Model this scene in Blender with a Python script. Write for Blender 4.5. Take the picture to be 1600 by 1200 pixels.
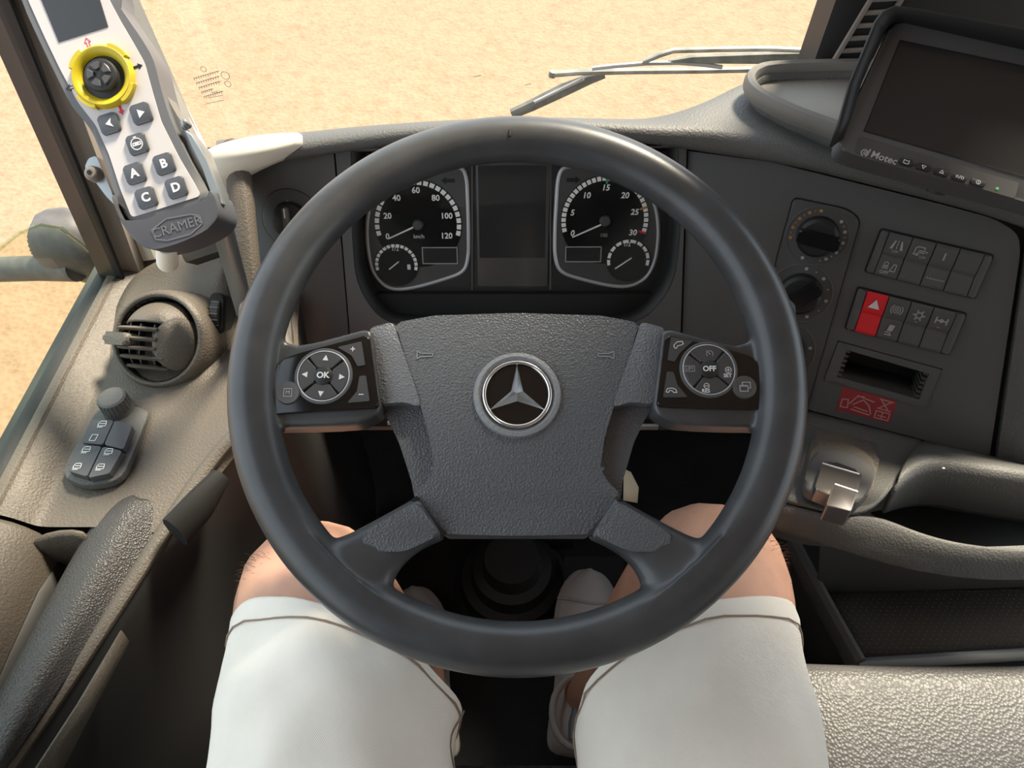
import bpy, bmesh, math, random
from mathutils import Vector, Matrix, noise
random.seed(7)
for _o in list(bpy.data.objects):
    bpy.data.objects.remove(_o)
SC = bpy.context.scene
COL = SC.collection
R = math.radians

# ------------------------------------------------------------------ camera
FPX = 1150.0                      # focal length in pixels of the 1600 x 1200 frame
PITCH = R(50)
CAM = Vector((0, 0, 1.2))
FWD = Vector((0, math.cos(PITCH), -math.sin(PITCH)))
UPV = Vector((0, math.sin(PITCH), math.cos(PITCH)))
cd = bpy.data.cameras.new('camera')
cd.sensor_width = 36.0
cd.lens = FPX / 1600 * 36.0
cd.clip_start = 0.02
cam = bpy.data.objects.new('camera', cd)
COL.objects.link(cam)
cam.location = CAM
cam.rotation_euler = (math.pi / 2 - PITCH, 0, 0)
SC.camera = cam

# ------------------------------------------------------------------ light
W = bpy.data.worlds.new('sky_world')
SC.world = W
W.use_nodes = True
wn = W.node_tree.nodes
wl = W.node_tree.links
wbg = wn['Background']
wbg.inputs[0].default_value = (0.80, 0.90, 1.0, 1)
wbg.inputs[1].default_value = 1.0
sd = bpy.data.lights.new('sun', 'SUN')
sd.energy = 5.3
sd.color = (1.0, 0.87, 0.68)
sd.angle = R(11)
sun = bpy.data.objects.new('sun', sd)
COL.objects.link(sun)
SUN_FROM = Vector((0.46, 0.60, 1.0))         # towards the sun: ahead of the cab, a little to the passenger side
sun.rotation_euler = SUN_FROM.to_track_quat('Z', 'Y').to_euler()
sun.location = (1, 3, 4)
vs = SC.view_settings
vs.view_transform = 'Standard'
vs.look = 'None'
vs.gamma = 1.0
vs.use_curve_mapping = False
vs.exposure = 1.15


# ------------------------------------------------------------------ placing helpers
def ray(px, py):
    u = (px - 800) / FPX
    v = (py - 600) / FPX
    return FWD + Vector((u, 0, 0)) - UPV * v


def at(px, py, x=None, y=None, z=None, d=None):
    r = ray(px, py)
    if x is not None: t = (x - CAM.x) / r.x
    elif y is not None: t = (y - CAM.y) / r.y
    elif z is not None: t = (z - CAM.z) / r.z
    else: t = d
    return CAM + r * t


class Frame:
    """a flat working plane in the cab: X right, Y up along it, Z out of it"""
    def __init__(s, o, ex, ey):
        s.o = Vector(o); s.ex = Vector(ex).normalized()
        s.n = s.ex.cross(Vector(ey)).normalized()
        s.ey = s.n.cross(s.ex).normalized()
        s.M = Matrix(((s.ex.x, s.ey.x, s.n.x, s.o.x), (s.ex.y, s.ey.y, s.n.y, s.o.y),
                      (s.ex.z, s.ey.z, s.n.z, s.o.z), (0, 0, 0, 1)))

    def L(s, px, py, h=0.0):
        r = ray(px, py)
        t = (s.o + s.n * h - CAM).dot(s.n) / r.dot(s.n)
        q = CAM + r * t - s.o
        return Vector((q.dot(s.ex), q.dot(s.ey)))

    def W(s, a, b, h=0.0):
        return s.o + s.ex * a + s.ey * b + s.n * h

    def poly(s, pts, h=0.0):
        return [s.L(p[0], p[1], h) for p in pts]

    def sc(s, px, py, h=0.0):
        return ((s.L(px + 5, py, h) - s.L(px - 5, py, h)).length + (s.L(px, py + 5, h) - s.L(px, py - 5, h)).length) / 20


# ------------------------------------------------------------------ materials
def lin(c):
    return tuple((v / 12.92 if v <= 0.04045 else ((v + 0.055) / 1.055) ** 2.4) for v in c)


def mat(name, rgb, rough=0.5, metal=0.0, grain=0, gs=0.2, var=0.0, spec=0.5, kind='noise', coat=0.0, emit=None, es=0.0, vscale=9.0):
    """principled material; grain = bumps per metre, gs = bump strength, var = soft colour wear"""
    m = bpy.data.materials.new(name)
    m.use_nodes = True
    nt = m.node_tree; N = nt.nodes; K = nt.links
    b = N['Principled BSDF']
    b.inputs['Base Color'].default_value = (*rgb, 1)
    b.inputs['Roughness'].default_value = rough
    b.inputs['Metallic'].default_value = metal
    b.inputs['Specular IOR Level'].default_value = spec
    b.inputs['Coat Weight'].default_value = coat
    if emit:
        b.inputs['Emission Color'].default_value = (*emit, 1)
        b.inputs['Emission Strength'].default_value = es
    tc = N.new('ShaderNodeNewGeometry')
    if grain:
        if kind == 'noise':
            t = N.new('ShaderNodeTexNoise'); t.inputs['Scale'].default_value = grain; t.inputs['Detail'].default_value = 2
            out = t.outputs['Fac']
        elif kind == 'leather':
            t = N.new('ShaderNodeTexVoronoi'); t.inputs['Scale'].default_value = grain; out = t.outputs['Distance']
        else:
            t = N.new('ShaderNodeTexWave'); t.inputs['Scale'].default_value = grain; t.bands_direction = 'DIAGONAL'; out = t.outputs['Fac']
        K.new(tc.outputs['Position'], t.inputs['Vector'])
        bp = N.new('ShaderNodeBump'); bp.inputs['Strength'].default_value = gs; bp.inputs['Distance'].default_value = 0.6 / grain
        K.new(out, bp.inputs['Height']); K.new(bp.outputs['Normal'], b.inputs['Normal'])
    if var:
        n2 = N.new('ShaderNodeTexNoise'); n2.inputs['Scale'].default_value = vscale; n2.inputs['Detail'].default_value = 5
        K.new(tc.outputs['Position'], n2.inputs['Vector'])
        cr = N.new('ShaderNodeValToRGB')
        cr.color_ramp.elements[0].position = 0.35; cr.color_ramp.elements[1].position = 0.68
        cr.color_ramp.elements[0].color = (*[c * (1 - var) for c in rgb], 1)
        cr.color_ramp.elements[1].color = (*[min(1, c * (1 + var)) for c in rgb], 1)
        K.new(n2.outputs['Fac'], cr.inputs['Fac']); K.new(cr.outputs['Color'], b.inputs['Base Color'])
    return m


def glassmat(name, tint=(0.97, 0.99, 0.98), gloss=1.0):
    m = bpy.data.materials.new(name); m.use_nodes = True
    N = m.node_tree.nodes; K = m.node_tree.links; N.clear()
    o = N.new('ShaderNodeOutputMaterial'); mx = N.new('ShaderNodeMixShader'); fr = N.new('ShaderNodeLayerWeight')
    pw = N.new('ShaderNodeMath'); pw.operation = 'POWER'; pw.inputs[1].default_value = 5.0; ad = N.new('ShaderNodeMath'); ad.operation = 'ADD'; ad.inputs[1].default_value = 0.03
    tr = N.new('ShaderNodeBsdfTransparent'); gl = N.new('ShaderNodeBsdfGlossy'); mu = N.new('ShaderNodeMath')
    mu.operation = 'MULTIPLY'; mu.inputs[1].default_value = gloss
    tr.inputs['Color'].default_value = (*tint, 1); gl.inputs['Roughness'].default_value = 0.02
    K.new(fr.outputs['Facing'], pw.inputs[0]); K.new(pw.outputs[0], ad.inputs[0]); K.new(ad.outputs[0], mu.inputs[0]); K.new(mu.outputs[0], mx.inputs[0]); K.new(tr.outputs[0], mx.inputs[1]); K.new(gl.outputs[0], mx.inputs[2])
    K.new(mx.outputs[0], o.inputs[0])
    return m


M = {}
M['pad'] = mat('grained_dash_plastic', (0.097, 0.096, 0.093), 0.55, grain=420, gs=0.6, var=0.06)
M['dashtop'] = mat('grey_dash_top_plastic', (0.17, 0.16, 0.142), 0.55, grain=600, gs=0.3, var=0.04)
M['panel'] = mat('smooth_dark_panel_plastic', (0.088, 0.086, 0.086), 0.5, grain=1400, gs=0.08)
M['panel2'] = mat('dark_insert_plastic', (0.062, 0.061, 0.062), 0.45)
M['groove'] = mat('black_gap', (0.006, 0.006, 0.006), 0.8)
M['black'] = mat('matt_black_plastic', (0.014, 0.014, 0.014), 0.55)
M['gloss'] = mat('gloss_black_plastic', (0.008, 0.008, 0.008), 0.16)
M['rim'] = mat('smooth_rim_leather', (0.055, 0.057, 0.060), 0.33, grain=1300, gs=0.12, var=0.15, vscale=30)
M['leather'] = mat('pebbled_leather', (0.108, 0.114, 0.122), 0.38, grain=600, gs=0.6, kind='leather')
M['leather2'] = mat('pebbled_leather_light', (0.155, 0.162, 0.174), 0.38, grain=600, gs=0.6, kind='leather')
M['chrome'] = mat('satin_silver', (0.75, 0.75, 0.76), 0.22, metal=1.0)
M['boss'] = mat('grey_boss', (0.26, 0.268, 0.28), 0.4, grain=480, gs=0.3, kind='leather')
M['silver'] = mat('silver_paint', (0.48, 0.48, 0.50), 0.38, metal=0.3)
M['white'] = mat('white_print', (0.72, 0.72, 0.72), 0.6)
M['rail'] = mat('brown_black_rail_leather', (0.048, 0.045, 0.044), 0.42, grain=560, gs=0.7, kind='leather')
M['stud'] = mat('rubber_studs', (0.32, 0.32, 0.31), 0.5)
M['dialwhite'] = mat('dial_white', (0.92, 0.92, 0.90), 0.6)
M['levermetal'] = mat('lever_metal', (0.22, 0.20, 0.19), 0.28, metal=0.8)
M['greyprint'] = mat('grey_print', (0.36, 0.36, 0.35), 0.6)
M['orange'] = mat('amber_print', (0.42, 0.20, 0.04), 0.6)
M['redprint'] = mat('red_print', (0.62, 0.02, 0.05), 0.6)
M['redswitch'] = mat('red_switch_plastic', (0.72, 0.018, 0.028), 0.4)
M['greenprint'] = mat('green_print', (0.02, 0.35, 0.2), 0.6)
M['sticker'] = mat('dull_red_sticker', (0.30, 0.030, 0.035), 0.45)
M['stickerprint'] = mat('pink_sticker_print', (0.50, 0.26, 0.26), 0.6)
M['screen'] = mat('dark_screen', (0.020, 0.020, 0.022), 0.28)
M['console'] = mat('grained_console_plastic', (0.105, 0.088, 0.071), 0.52, grain=420, gs=0.65, var=0.05)
M['doorlow'] = mat('door_panel_plastic', (0.026, 0.025, 0.025), 0.55, grain=1000, gs=0.15)
M['seal'] = mat('rubber_seal', (0.010, 0.010, 0.010), 0.5)
M['alu'] = mat('grey_green_metal', (0.30, 0.32, 0.32), 0.38, metal=0.7)
M['remote'] = mat('pale_remote_face', (0.60, 0.565, 0.55), 0.5, grain=300, gs=0.03)
M['remoteside'] = mat('grey_remote_shell', (0.13, 0.13, 0.135), 0.5)
M['rubber'] = mat('slate_rubber', (0.070, 0.070, 0.080), 0.6)
M['key'] = mat('slate_key', (0.065, 0.07, 0.082), 0.45)
M['yellow'] = mat('yellow_plastic', (0.56, 0.43, 0.008), 0.42)
M['cream'] = mat('cream_pillar_trim', (0.80, 0.76, 0.67), 0.7, grain=700, gs=0.2)
M['brownseal'] = mat('brown_door_frame', (0.36, 0.23, 0.19), 0.6)
M['greypillar'] = mat('grey_beige_pillar', (0.22, 0.19, 0.165), 0.6)
M['glass'] = glassmat('clear_glass')
M['glassgreen'] = glassmat('green_tinted_glass', (0.80, 0.88, 0.76))
M['lens'] = glassmat('cluster_lens', (0.95, 0.95, 0.95), 0.5)
M['skin'] = mat('skin', (0.62, 0.34, 0.235), 0.55, grain=500, gs=0.12, var=0.10, vscale=25)
M['hair'] = mat('brown_leg_hair', (0.10, 0.05, 0.03), 0.6)
M['shorts'] = mat('cream_twill', (0.88, 0.82, 0.73), 0.85, grain=420, gs=0.18, kind='wave', var=0.05, vscale=12)
M['stitch'] = mat('brown_thread', (0.30, 0.23, 0.18), 0.8)
M['shoe'] = mat('grey_canvas', (0.60, 0.54, 0.52), 0.8, grain=1200, gs=0.3, var=0.1)
M['sole'] = mat('pale_rubber_sole', (0.46, 0.42, 0.40), 0.7)
M['floor'] = mat('dark_floor_mat', (0.016, 0.015, 0.015), 0.85, grain=150, gs=0.4, var=0.3)
M['foot'] = mat('footwell_plastic', (0.014, 0.014, 0.014), 0.7)
M['seat'] = mat('dark_seat_fabric', (0.020, 0.021, 0.024), 0.9, grain=60, gs=0.5, kind='wave', var=0.5, vscale=120)
M['cover'] = mat('engine_cover_vinyl', (0.125, 0.124, 0.123), 0.42, grain=300, gs=0.4, kind='leather')
M['binwall'] = mat('slate_plastic', (0.20, 0.215, 0.23), 0.55)
M['mesh'] = mat('mesh_mat_rubber', (0.20, 0.20, 0.195), 0.5)
M['meshtop'] = mat('grey_mesh_mat', (0.30, 0.28, 0.25), 0.7)
M['roof'] = mat('pale_headliner', (0.50, 0.48, 0.45), 0.9)
M['body'] = mat('dark_cab_shell', (0.05, 0.05, 0.05), 0.6)
M['mirror'] = mat('dusty_mirror_shell', (0.09, 0.085, 0.08), 0.6, var=0.2, vscale=40)
M['wiper'] = mat('wiper_metal', (0.22, 0.22, 0.20), 0.45, var=0.3, vscale=40)
M['piece'] = mat('cream_piece', (0.75, 0.66, 0.48), 0.8)
M['led'] = mat('green_led', (0.1, 0.5, 0.15), 0.4)


def ground_mat():
    m = bpy.data.materials.new('sandy_gravel'); m.use_nodes = True
    N = m.node_tree.nodes; K = m.node_tree.links; b = N['Principled BSDF']
    g = N.new('ShaderNodeNewGeometry')
    n1 = N.new('ShaderNodeTexNoise'); n1.inputs['Scale'].default_value = 13; n1.inputs['Detail'].default_value = 8; n1.inputs['Roughness'].default_value = 0.72
    n2 = N.new('ShaderNodeTexVoronoi'); n2.inputs['Scale'].default_value = 38
    n3 = N.new('ShaderNodeTexNoise'); n3.inputs['Scale'].default_value = 0.9; n3.inputs['Detail'].default_value = 3
    for n in (n1, n2, n3): K.new(g.outputs['Position'], n.inputs['Vector'])
    cr = N.new('ShaderNodeValToRGB'); e = cr.color_ramp.elements
    e[0].position = 0.30; e[0].color = (0.255, 0.158, 0.10, 1)
    e[1].position = 0.56; e[1].color = (0.335, 0.214, 0.141, 1)
    e.new(0.43).color = (0.305, 0.192, 0.124, 1)
    K.new(n1.outputs['Fac'], cr.inputs['Fac'])
    mx = N.new('ShaderNodeMix'); mx.data_type = 'RGBA'; mx.blend_type = 'MULTIPLY'; mx.inputs[0].default_value = 0.10
    K.new(cr.outputs['Color'], mx.inputs[6]); K.new(n2.outputs['Distance'], mx.inputs[7])
    m2 = N.new('ShaderNodeMix'); m2.data_type = 'RGBA'; m2.blend_type = 'MULTIPLY'; m2.inputs[0].default_value = 0.10
    K.new(mx.outputs[2], m2.inputs[6]); K.new(n3.outputs['Fac'], m2.inputs[7])
    K.new(m2.outputs[2], b.inputs['Base Color'])
    b.inputs['Roughness'].default_value = 0.95; b.inputs['Specular IOR Level'].default_value = 0.1
    bp = N.new('ShaderNodeBump'); bp.inputs['Strength'].default_value = 0.35; bp.inputs['Distance'].default_value = 0.015
    K.new(n2.outputs['Distance'], bp.inputs['Height']); K.new(bp.outputs['Normal'], b.inputs['Normal'])
    return m


M['ground'] = ground_mat()


# ------------------------------------------------------------------ mesh helpers
class MB:
    def __init__(s): s.v = []; s.f = []

    def add(s, vs, fs):
        o = len(s.v); s.v += [Vector(p) for p in vs]; s.f += [tuple(i + o for i in f) for f in fs]; return s

    def bm(s, bm):
        bm.verts.index_update()
        s.add([v.co.copy() for v in bm.verts], [tuple(v.index for v in f.verts) for f in bm.faces]); bm.free(); return s

    def xf(s, m): s.v = [m @ p for p in s.v]; return s

    # flat-bottomed block from an outline, edges of its top rounded
    def prism(s, pts, h0, h1, bev=0.0, seg=2, both=False):
        bm = bmesh.new()
        pts = [Vector((p[0], p[1])) for p in pts]
        area = sum(pts[i - 1].x * pts[i].y - pts[i].x * pts[i - 1].y for i in range(len(pts)))
        if area < 0: pts.reverse()
        lo = [bm.verts.new((p.x, p.y, h0)) for p in pts]; hi = [bm.verts.new((p.x, p.y, h1)) for p in pts]
        n = len(pts)
        bm.faces.new(lo[::-1]); bm.faces.new(hi)
        for i in range(n): bm.faces.new((lo[i], lo[(i + 1) % n], hi[(i + 1) % n], hi[i]))
        if bev > 0:
            hs = set(hi) | (set(lo) if both else set())
            es = [e for e in bm.edges if e.verts[0] in hs and e.verts[1] in hs and abs(e.verts[0].co.z - e.verts[1].co.z) < 1e-6]
            bmesh.ops.bevel(bm, geom=es, offset=bev, segments=seg, profile=0.5, affect='EDGES', clamp_overlap=True)
        return s.bm(bm)

    def plate(s, outer, holes, h0, h1):
        """plate with holes through it"""
        bm = bmesh.new(); loops = []
        for lp in [outer] + holes:
            vs_ = [bm.verts.new((p[0], p[1], h1)) for p in lp]; loops.append(vs_)
            for i in range(len(vs_)): bm.edges.new((vs_[i - 1], vs_[i]))
        bmesh.ops.triangle_fill(bm, use_beauty=True, use_dissolve=False, edges=list(bm.edges), normal=(0, 0, 1))
        for lp in loops:
            lo = [bm.verts.new((v.co.x, v.co.y, h0)) for v in lp]
            for i in range(len(lp)):
                bm.faces.new((lp[i - 1], lp[i], lo[i], lo[i - 1]))
        bmesh.ops.recalc_face_normals(bm, faces=list(bm.faces))
        return s.bm(bm)

    def lathe(s, prof, c=(0, 0), seg=32, closed=False):
        vs_ = []; fs = []; n = len(prof)
        for k in range(seg):
            a = 2 * math.pi * k / seg
            for r, h in prof: vs_.append((c[0] + r * math.cos(a), c[1] + r * math.sin(a), h))
        for k in range(seg):
            k2 = (k + 1) % seg
            for i in range(n - 1 if not closed else n):
                i2 = (i + 1) % n
                fs.append((k * n + i, k2 * n + i, k2 * n + i2, k * n + i2))
        return s.add(vs_, fs)

    def ring(s, c, r, t, h, seg=48, ts=8):
        return s.lathe([(r + t * math.cos(2 * math.pi * j / ts), h + t * math.sin(2 * math.pi * j / ts)) for j in range(ts)], c, seg, True)

    def sector(s, c, r0, r1, a0, a1, h0, h1, seg=8):
        p = [(c[0] + r1 * math.cos(a0 + (a1 - a0) * i / seg), c[1] + r1 * math.sin(a0 + (a1 - a0) * i / seg)) for i in range(seg + 1)]
        p += [(c[0] + r0 * math.cos(a1 + (a0 - a1) * i / seg), c[1] + r0 * math.sin(a1 + (a0 - a1) * i / seg)) for i in range(seg + 1)]
        return s.prism(p, h0, h1, min(0.0007, abs(h1 - h0) * 0.45), 1)

    def tube(s, pts, r, seg=8, closed=False, cap=True, flat=None):
        pts = [Vector(p) if len(p) == 3 else Vector((p[0], p[1], 0)) for p in pts]
        n = len(pts); rs = r if isinstance(r, (list, tuple)) else [r] * n
        vs_ = []; fs = []; nrm = None
        for i, p in enumerate(pts):
            a = pts[i - 1] if (i > 0 or closed) else p
            b = pts[(i + 1) % n] if (i < n - 1 or closed) else p
            t = (b - a).normalized()
            if nrm is None:
                nrm = t.orthogonal().normalized() if flat is None else (Vector(flat) - t * t.dot(Vector(flat))).normalized()
            else:
                nrm = (nrm - t * t.dot(nrm)).normalized()
            bi = t.cross(nrm)
            k = rs[i]
            ra, rb = k if isinstance(k, tuple) else (k, k)
            for j in range(seg):
                an = 2 * math.pi * j / seg
                vs_.append(p + nrm * (ra * math.cos(an)) + bi * (rb * math.sin(an)))
        for i in range(n if closed else n - 1):
            i2 = (i + 1) % n
            for j in range(seg):
                j2 = (j + 1) % seg
                fs.append((i * seg + j, i * seg + j2, i2 * seg + j2, i2 * seg + j))
        if cap and not closed:
            fs.append(tuple(range(seg))[::-1]); fs.append(tuple((n - 1) * seg + j for j in range(seg)))
        return s.add(vs_, fs)

    def strokes(s, lines, w, h, t=0.0003):
        for ln in lines:
            for a, b in zip(ln[:-1], ln[1:]):
                a = Vector((a[0], a[1])); b = Vector((b[0], b[1])); d = (b - a)
                if d.length < 1e-7: continue
                d.normalize(); q = Vector((-d.y, d.x)) * (w / 2); e = d * (w * 0.3)
                p = [a - e - q, b + e - q, b + e + q, a - e + q]
                s.add([(v.x, v.y, h) for v in p] + [(v.x, v.y, h + t) for v in p],
                      [(0, 1, 5, 4), (1, 2, 6, 5), (2, 3, 7, 6), (3, 0, 4, 7), (4, 5, 6, 7)])
        return s

    def box(s, x0, x1, y0, y1, z0, z1, bev=0.0, seg=2):
        bm = bmesh.new()
        bmesh.ops.create_cube(bm, size=1)
        for v in bm.verts:
            v.co = Vector(((x0 + x1) / 2 + v.co.x * (x1 - x0), (y0 + y1) / 2 + v.co.y * (y1 - y0), (z0 + z1) / 2 + v.co.z * (z1 - z0)))
        if bev: bmesh.ops.bevel(bm, geom=list(bm.edges), offset=bev, segments=seg, profile=0.5, affect='EDGES', clamp_overlap=True)
        return s.bm(bm)

    def loft(s, rows, closed=False, capends=False):
        n = len(rows[0]); vs_ = [p for r_ in rows for p in r_]; fs = []
        for i in range(len(rows) - 1):
            for j in range(n if closed else n - 1):
                j2 = (j + 1) % n
                fs.append((i * n + j, i * n + j2, (i + 1) * n + j2, (i + 1) * n + j))
        if capends:
            fs.append(tuple(range(n))[::-1]); fs.append(tuple((len(rows) - 1) * n + j for j in range(n)))
        return s.add(vs_, fs)


def rrect(x0, x1, y0, y1, r, k=5):
    out = []
    for cx, cy, a in ((x1 - r, y1 - r, 0), (x0 + r, y1 - r, 90), (x0 + r, y0 + r, 180), (x1 - r, y0 + r, 270)):
        for i in range(k + 1):
            t = R(a + 90 * i / k); out.append(Vector((cx + r * math.cos(t), cy + r * math.sin(t))))
    return out


def rpoly(pts, r, k=4):
    """round the corners of an outline"""
    pts = [Vector((p[0], p[1])) for p in pts]; n = len(pts); out = []
    rr = r if isinstance(r, (list, tuple)) else [r] * n
    for i, p in enumerate(pts):
        a = pts[i - 1]; b = pts[(i + 1) % n]
        da = (a - p); db = (b - p)
        q = min(rr[i], da.length * 0.45, db.length * 0.45)
        if q < 1e-6: out.append(p); continue
        s_, e = p + da.normalized() * q, p + db.normalized() * q
        for j in range(k + 1):
            t = j / k; out.append(s_ * (1 - t) ** 2 + p * 2 * t * (1 - t) + e * t * t)
    return out


def spline(pts, n=6, closed=False):
    """smooth curve through points"""
    P = [Vector(p) for p in pts]; m = len(P); out = []
    rng = range(m) if closed else range(m - 1)
    for i in rng:
        p0 = P[i - 1] if (i > 0 or closed) else P[0]; p1 = P[i]; p2 = P[(i + 1) % m]
        p3 = P[(i + 2) % m] if (i + 2 < m or closed) else P[-1]
        for j in range(n):
            t = j / n
            out.append(0.5 * ((2 * p1) + (p2 - p0) * t + (2 * p0 - 5 * p1 + 4 * p2 - p3) * t * t + (3 * p1 - p0 - 3 * p2 + p3) * t ** 3))
    if not closed: out.append(P[-1])
    return out


def obj(name, mb, m, parent=None, smooth=True, ang=38, solid=0.0, sub=0, label=None, off=-1):
    me = bpy.data.meshes.new(name)
    me.from_pydata([tuple(v) for v in mb.v], [], mb.f)
    me.validate()
    bm = bmesh.new(); bm.from_mesh(me); bmesh.ops.remove_doubles(bm, verts=list(bm.verts), dist=1e-6); bmesh.ops.recalc_face_normals(bm, faces=list(bm.faces)) if not solid else None
    bm.to_mesh(me); bm.free()
    if smooth:
        me.polygons.foreach_set('use_smooth', [True] * len(me.polygons))
        if ang: me.set_sharp_from_angle(angle=R(ang))
    me.materials.append(M[m] if isinstance(m, str) else m)
    o = bpy.data.objects.new(name, me); COL.objects.link(o)
    if parent is not None: o.parent = parent
    if sub:
        q = o.modifiers.new('sub', 'SUBSURF'); q.levels = sub; q.render_levels = sub
    if solid:
        q = o.modifiers.new('solid', 'SOLIDIFY'); q.thickness = solid; q.offset = off
    if label: o['label'] = label
    return o


def thing(name, label, cat, F=None, loc=(0, 0, 0), group=None):
    o = bpy.data.objects.new(name, None); COL.objects.link(o); o.empty_display_size = 0.02
    o.matrix_world = F.M if F is not None else Matrix.Translation(Vector(loc))
    o['label'] = label; o['category'] = cat
    if group: o['group'] = group
    return o


def tag(o, label, cat, group=None):
    o['label'] = label; o['category'] = cat
    if group: o['group'] = group
    return o


def struct(name, mb, m, **k):
    o = obj(name, mb, m, **k); o['kind'] = 'structure'; return o


_tc = {}


def text(mb, s_, size, c, h, t=0.0003, rot=0.0, shear=0.0, bold=0.0, align='CENTER', mirror=False):
    """lettering laid flat on the frame, centred on c"""
    key = (s_, shear, bold, align)
    if key not in _tc:
        cu = bpy.data.curves.new('lettering', 'FONT'); cu.body = s_; cu.size = 1; cu.align_x = align; cu.align_y = 'CENTER'
        cu.shear = shear; cu.offset = bold; cu.resolution_u = 3; cu.extrude = 0.5
        o = bpy.data.objects.new('lettering', cu); COL.objects.link(o)
        dg = bpy.context.evaluated_depsgraph_get(); e = o.evaluated_get(dg); me = e.to_mesh()
        _tc[key] = ([v.co.copy() for v in me.vertices], [tuple(p.vertices) for p in me.polygons])
        e.to_mesh_clear(); bpy.data.objects.remove(o); bpy.data.curves.remove(cu)
    vs_, fs = _tc[key]; ca, sa = math.cos(rot), math.sin(rot)
    out = []
    for v in vs_:
        x, y = v.x * size * (-1 if mirror else 1), v.y * size
        out.append((c[0] + x * ca - y * sa, c[1] + x * sa + y * ca, h + (v.z + 0.5) * t))
    return mb.add(out, fs)


def circ(c, r, n=20, a0=0, a1=360):
    return [(c[0] + r * math.cos(R(a0 + (a1 - a0) * i / n)), c[1] + r * math.sin(R(a0 + (a1 - a0) * i / n))) for i in range(n + 1)]


# ------------------------------------------------------------------ the cab's working planes
WT = R(25)
Fw = Frame((0.004, 0.376, 0.768), (1, 0, 0), (0, math.cos(WT), math.sin(WT)))                 # steering wheel
CB = R(25)
Fc = Frame(at(800, 240, y=0.74), (1, 0, 0), (0, math.sin(CB), math.cos(CB)))                 # dash behind the wheel
YA, RB = R(20.6), R(23)
Fr = Frame(at(1460, 420, d=0.81), (math.cos(YA), -math.sin(YA), 0),
           (math.sin(RB) * math.sin(YA), math.sin(RB) * math.cos(YA), math.cos(RB)))          # dash turned to the driver

# ------------------------------------------------------------------ the setting
g = MB(); g.add([(-14, -8, -1.05), (14, -8, -1.05), (14, 22, -1.05), (-14, 22, -1.05)], [(0, 1, 2, 3)])
struct('ground', g, 'ground', smooth=False)
struct('floor', MB().box(-0.50, 1.7, -0.72, 0.90, -0.06, 0.0), 'floor', smooth=False)
struct('ceiling', MB().box(-0.56, 1.75, -0.75, 0.88, 1.78, 1.83, 0.01), 'roof')
struct('wall_back', MB().box(-0.56, 1.75, -0.80, -0.74, -0.06, 1.78), 'roof', smooth=False)
struct('wall_front', MB().box(-0.50, 1.7, 0.90, 0.93, -0.06, 0.615), 'foot', smooth=False)
wl_ = MB().box(-0.56, -0.535, -0.74, 0.93, -0.06, 0.545); wl_.box(-0.56, -0.52, -0.74, 0.74, 1.55, 1.78); wl_.box(-0.56, -0.52, -0.74, -0.45, 0.545, 1.55)
struct('wall_left', wl_, 'body', smooth=False)
wr_ = MB().box(1.70, 1.74, -0.74, 0.93, -0.06, 0.20); wr_.box(1.70, 1.74, -0.74, 0.74, 1.60, 1.78); wr_.box(1.70, 1.74, -0.74, -0.50, 0.20, 1.60)
struct('wall_right', wr_, 'body', smooth=False)

struct('added_sun_blind', MB().box(-0.50, 1.68, 0.80, 0.85, 1.47, 1.80, 0.012), 'roof')   # unseen header and blind, added to keep the sun off the seat
# windscreen
w1 = struct('window_1', MB().add([(-0.44, 0.925, 0.60), (1.68, 0.925, 0.60), (1.68, 0.865, 1.78), (-0.44, 0.865, 1.78)], [(0, 1, 2, 3)]), 'glass', smooth=False)
fr = MB().tube([(-0.45, 0.925, 0.605), (1.68, 0.925, 0.605)], 0.011, 8)
obj('lower_seal', fr, 'seal', w1)
# etched maker's stamp low in the corner of the glass, read from outside
Fg = Frame(at(345, 128, y=0.905), (1, 0, 0), (0, -0.052, 1))
st = MB(); k = Fg.sc(345, 130)
ca_ = R(17)
def gp(px, py): return Fg.L(px, py)
for i, (n_, w_) in enumerate(((11, 40), (10, 37), (9, 34), (6, 18), (9, 30))):
    x0, y0 = 304 + i * 4, 125 + i * 7.2
    for j in range(n_):
        a = gp(x0 + j * w_ / n_, y0 - j * w_ / n_ * 0.30); b = gp(x0 + (j + 0.62) * w_ / n_, y0 - 3.2 - j * w_ / n_ * 0.30)
        st.strokes([[a, (a.x, b.y)], [(a.x, b.y), b]], 0.0009, 0, 0.0002)
for c_, r_ in (((318, 108), 4), ((352, 118), 6), ((356, 131), 4.5)):
    st.strokes([circ(gp(*c_), r_ * k, 12)], 0.0008, 0, 0.0002)
for x_, y_, l_ in ((330, 145, 10), (326, 153, 22), (322, 162, 28), (740, 120, 12), (820, 133, 9)):
    st.strokes([[gp(x_, y_), gp(x_ + l_, y_ - l_ * 0.2)]], 0.0008, 0, 0.0002)
st.xf(Fg.M)
obj('etched_stamp', st, 'wiper', w1, smooth=False)

# side window, partly lowered: the curved upper edge of its pane shows
pane = [at(*p, x=-0.522) for p in ((-60, 440), (0, 388), (30, 364), (62, 351), (95, 356), (130, 382), (165, 418), (200, 462), (215, 520), (150, 640))]
pane = [Vector((-0.522, -0.45, 0.545)), Vector((-0.522, -0.45, pane[0].z + 0.01))] + pane
w2 = struct('window_2', MB().add(pane, [tuple(range(len(pane)))]), 'glassgreen', smooth=False)
obj('pane_edge', MB().tube(pane[1:10], 0.0022, 6), 'glassgreen', w2)
w3 = struct('window_3', MB().add([(1.72, -0.5, 0.2), (1.72, 0.88, 0.2), (1.72, 0.80, 1.6), (1.72, -0.5, 1.6)], [(0, 1, 2, 3)]), 'glass', smooth=False)


def strip(name, pts, x0, m, w, th):
    pass


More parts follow.
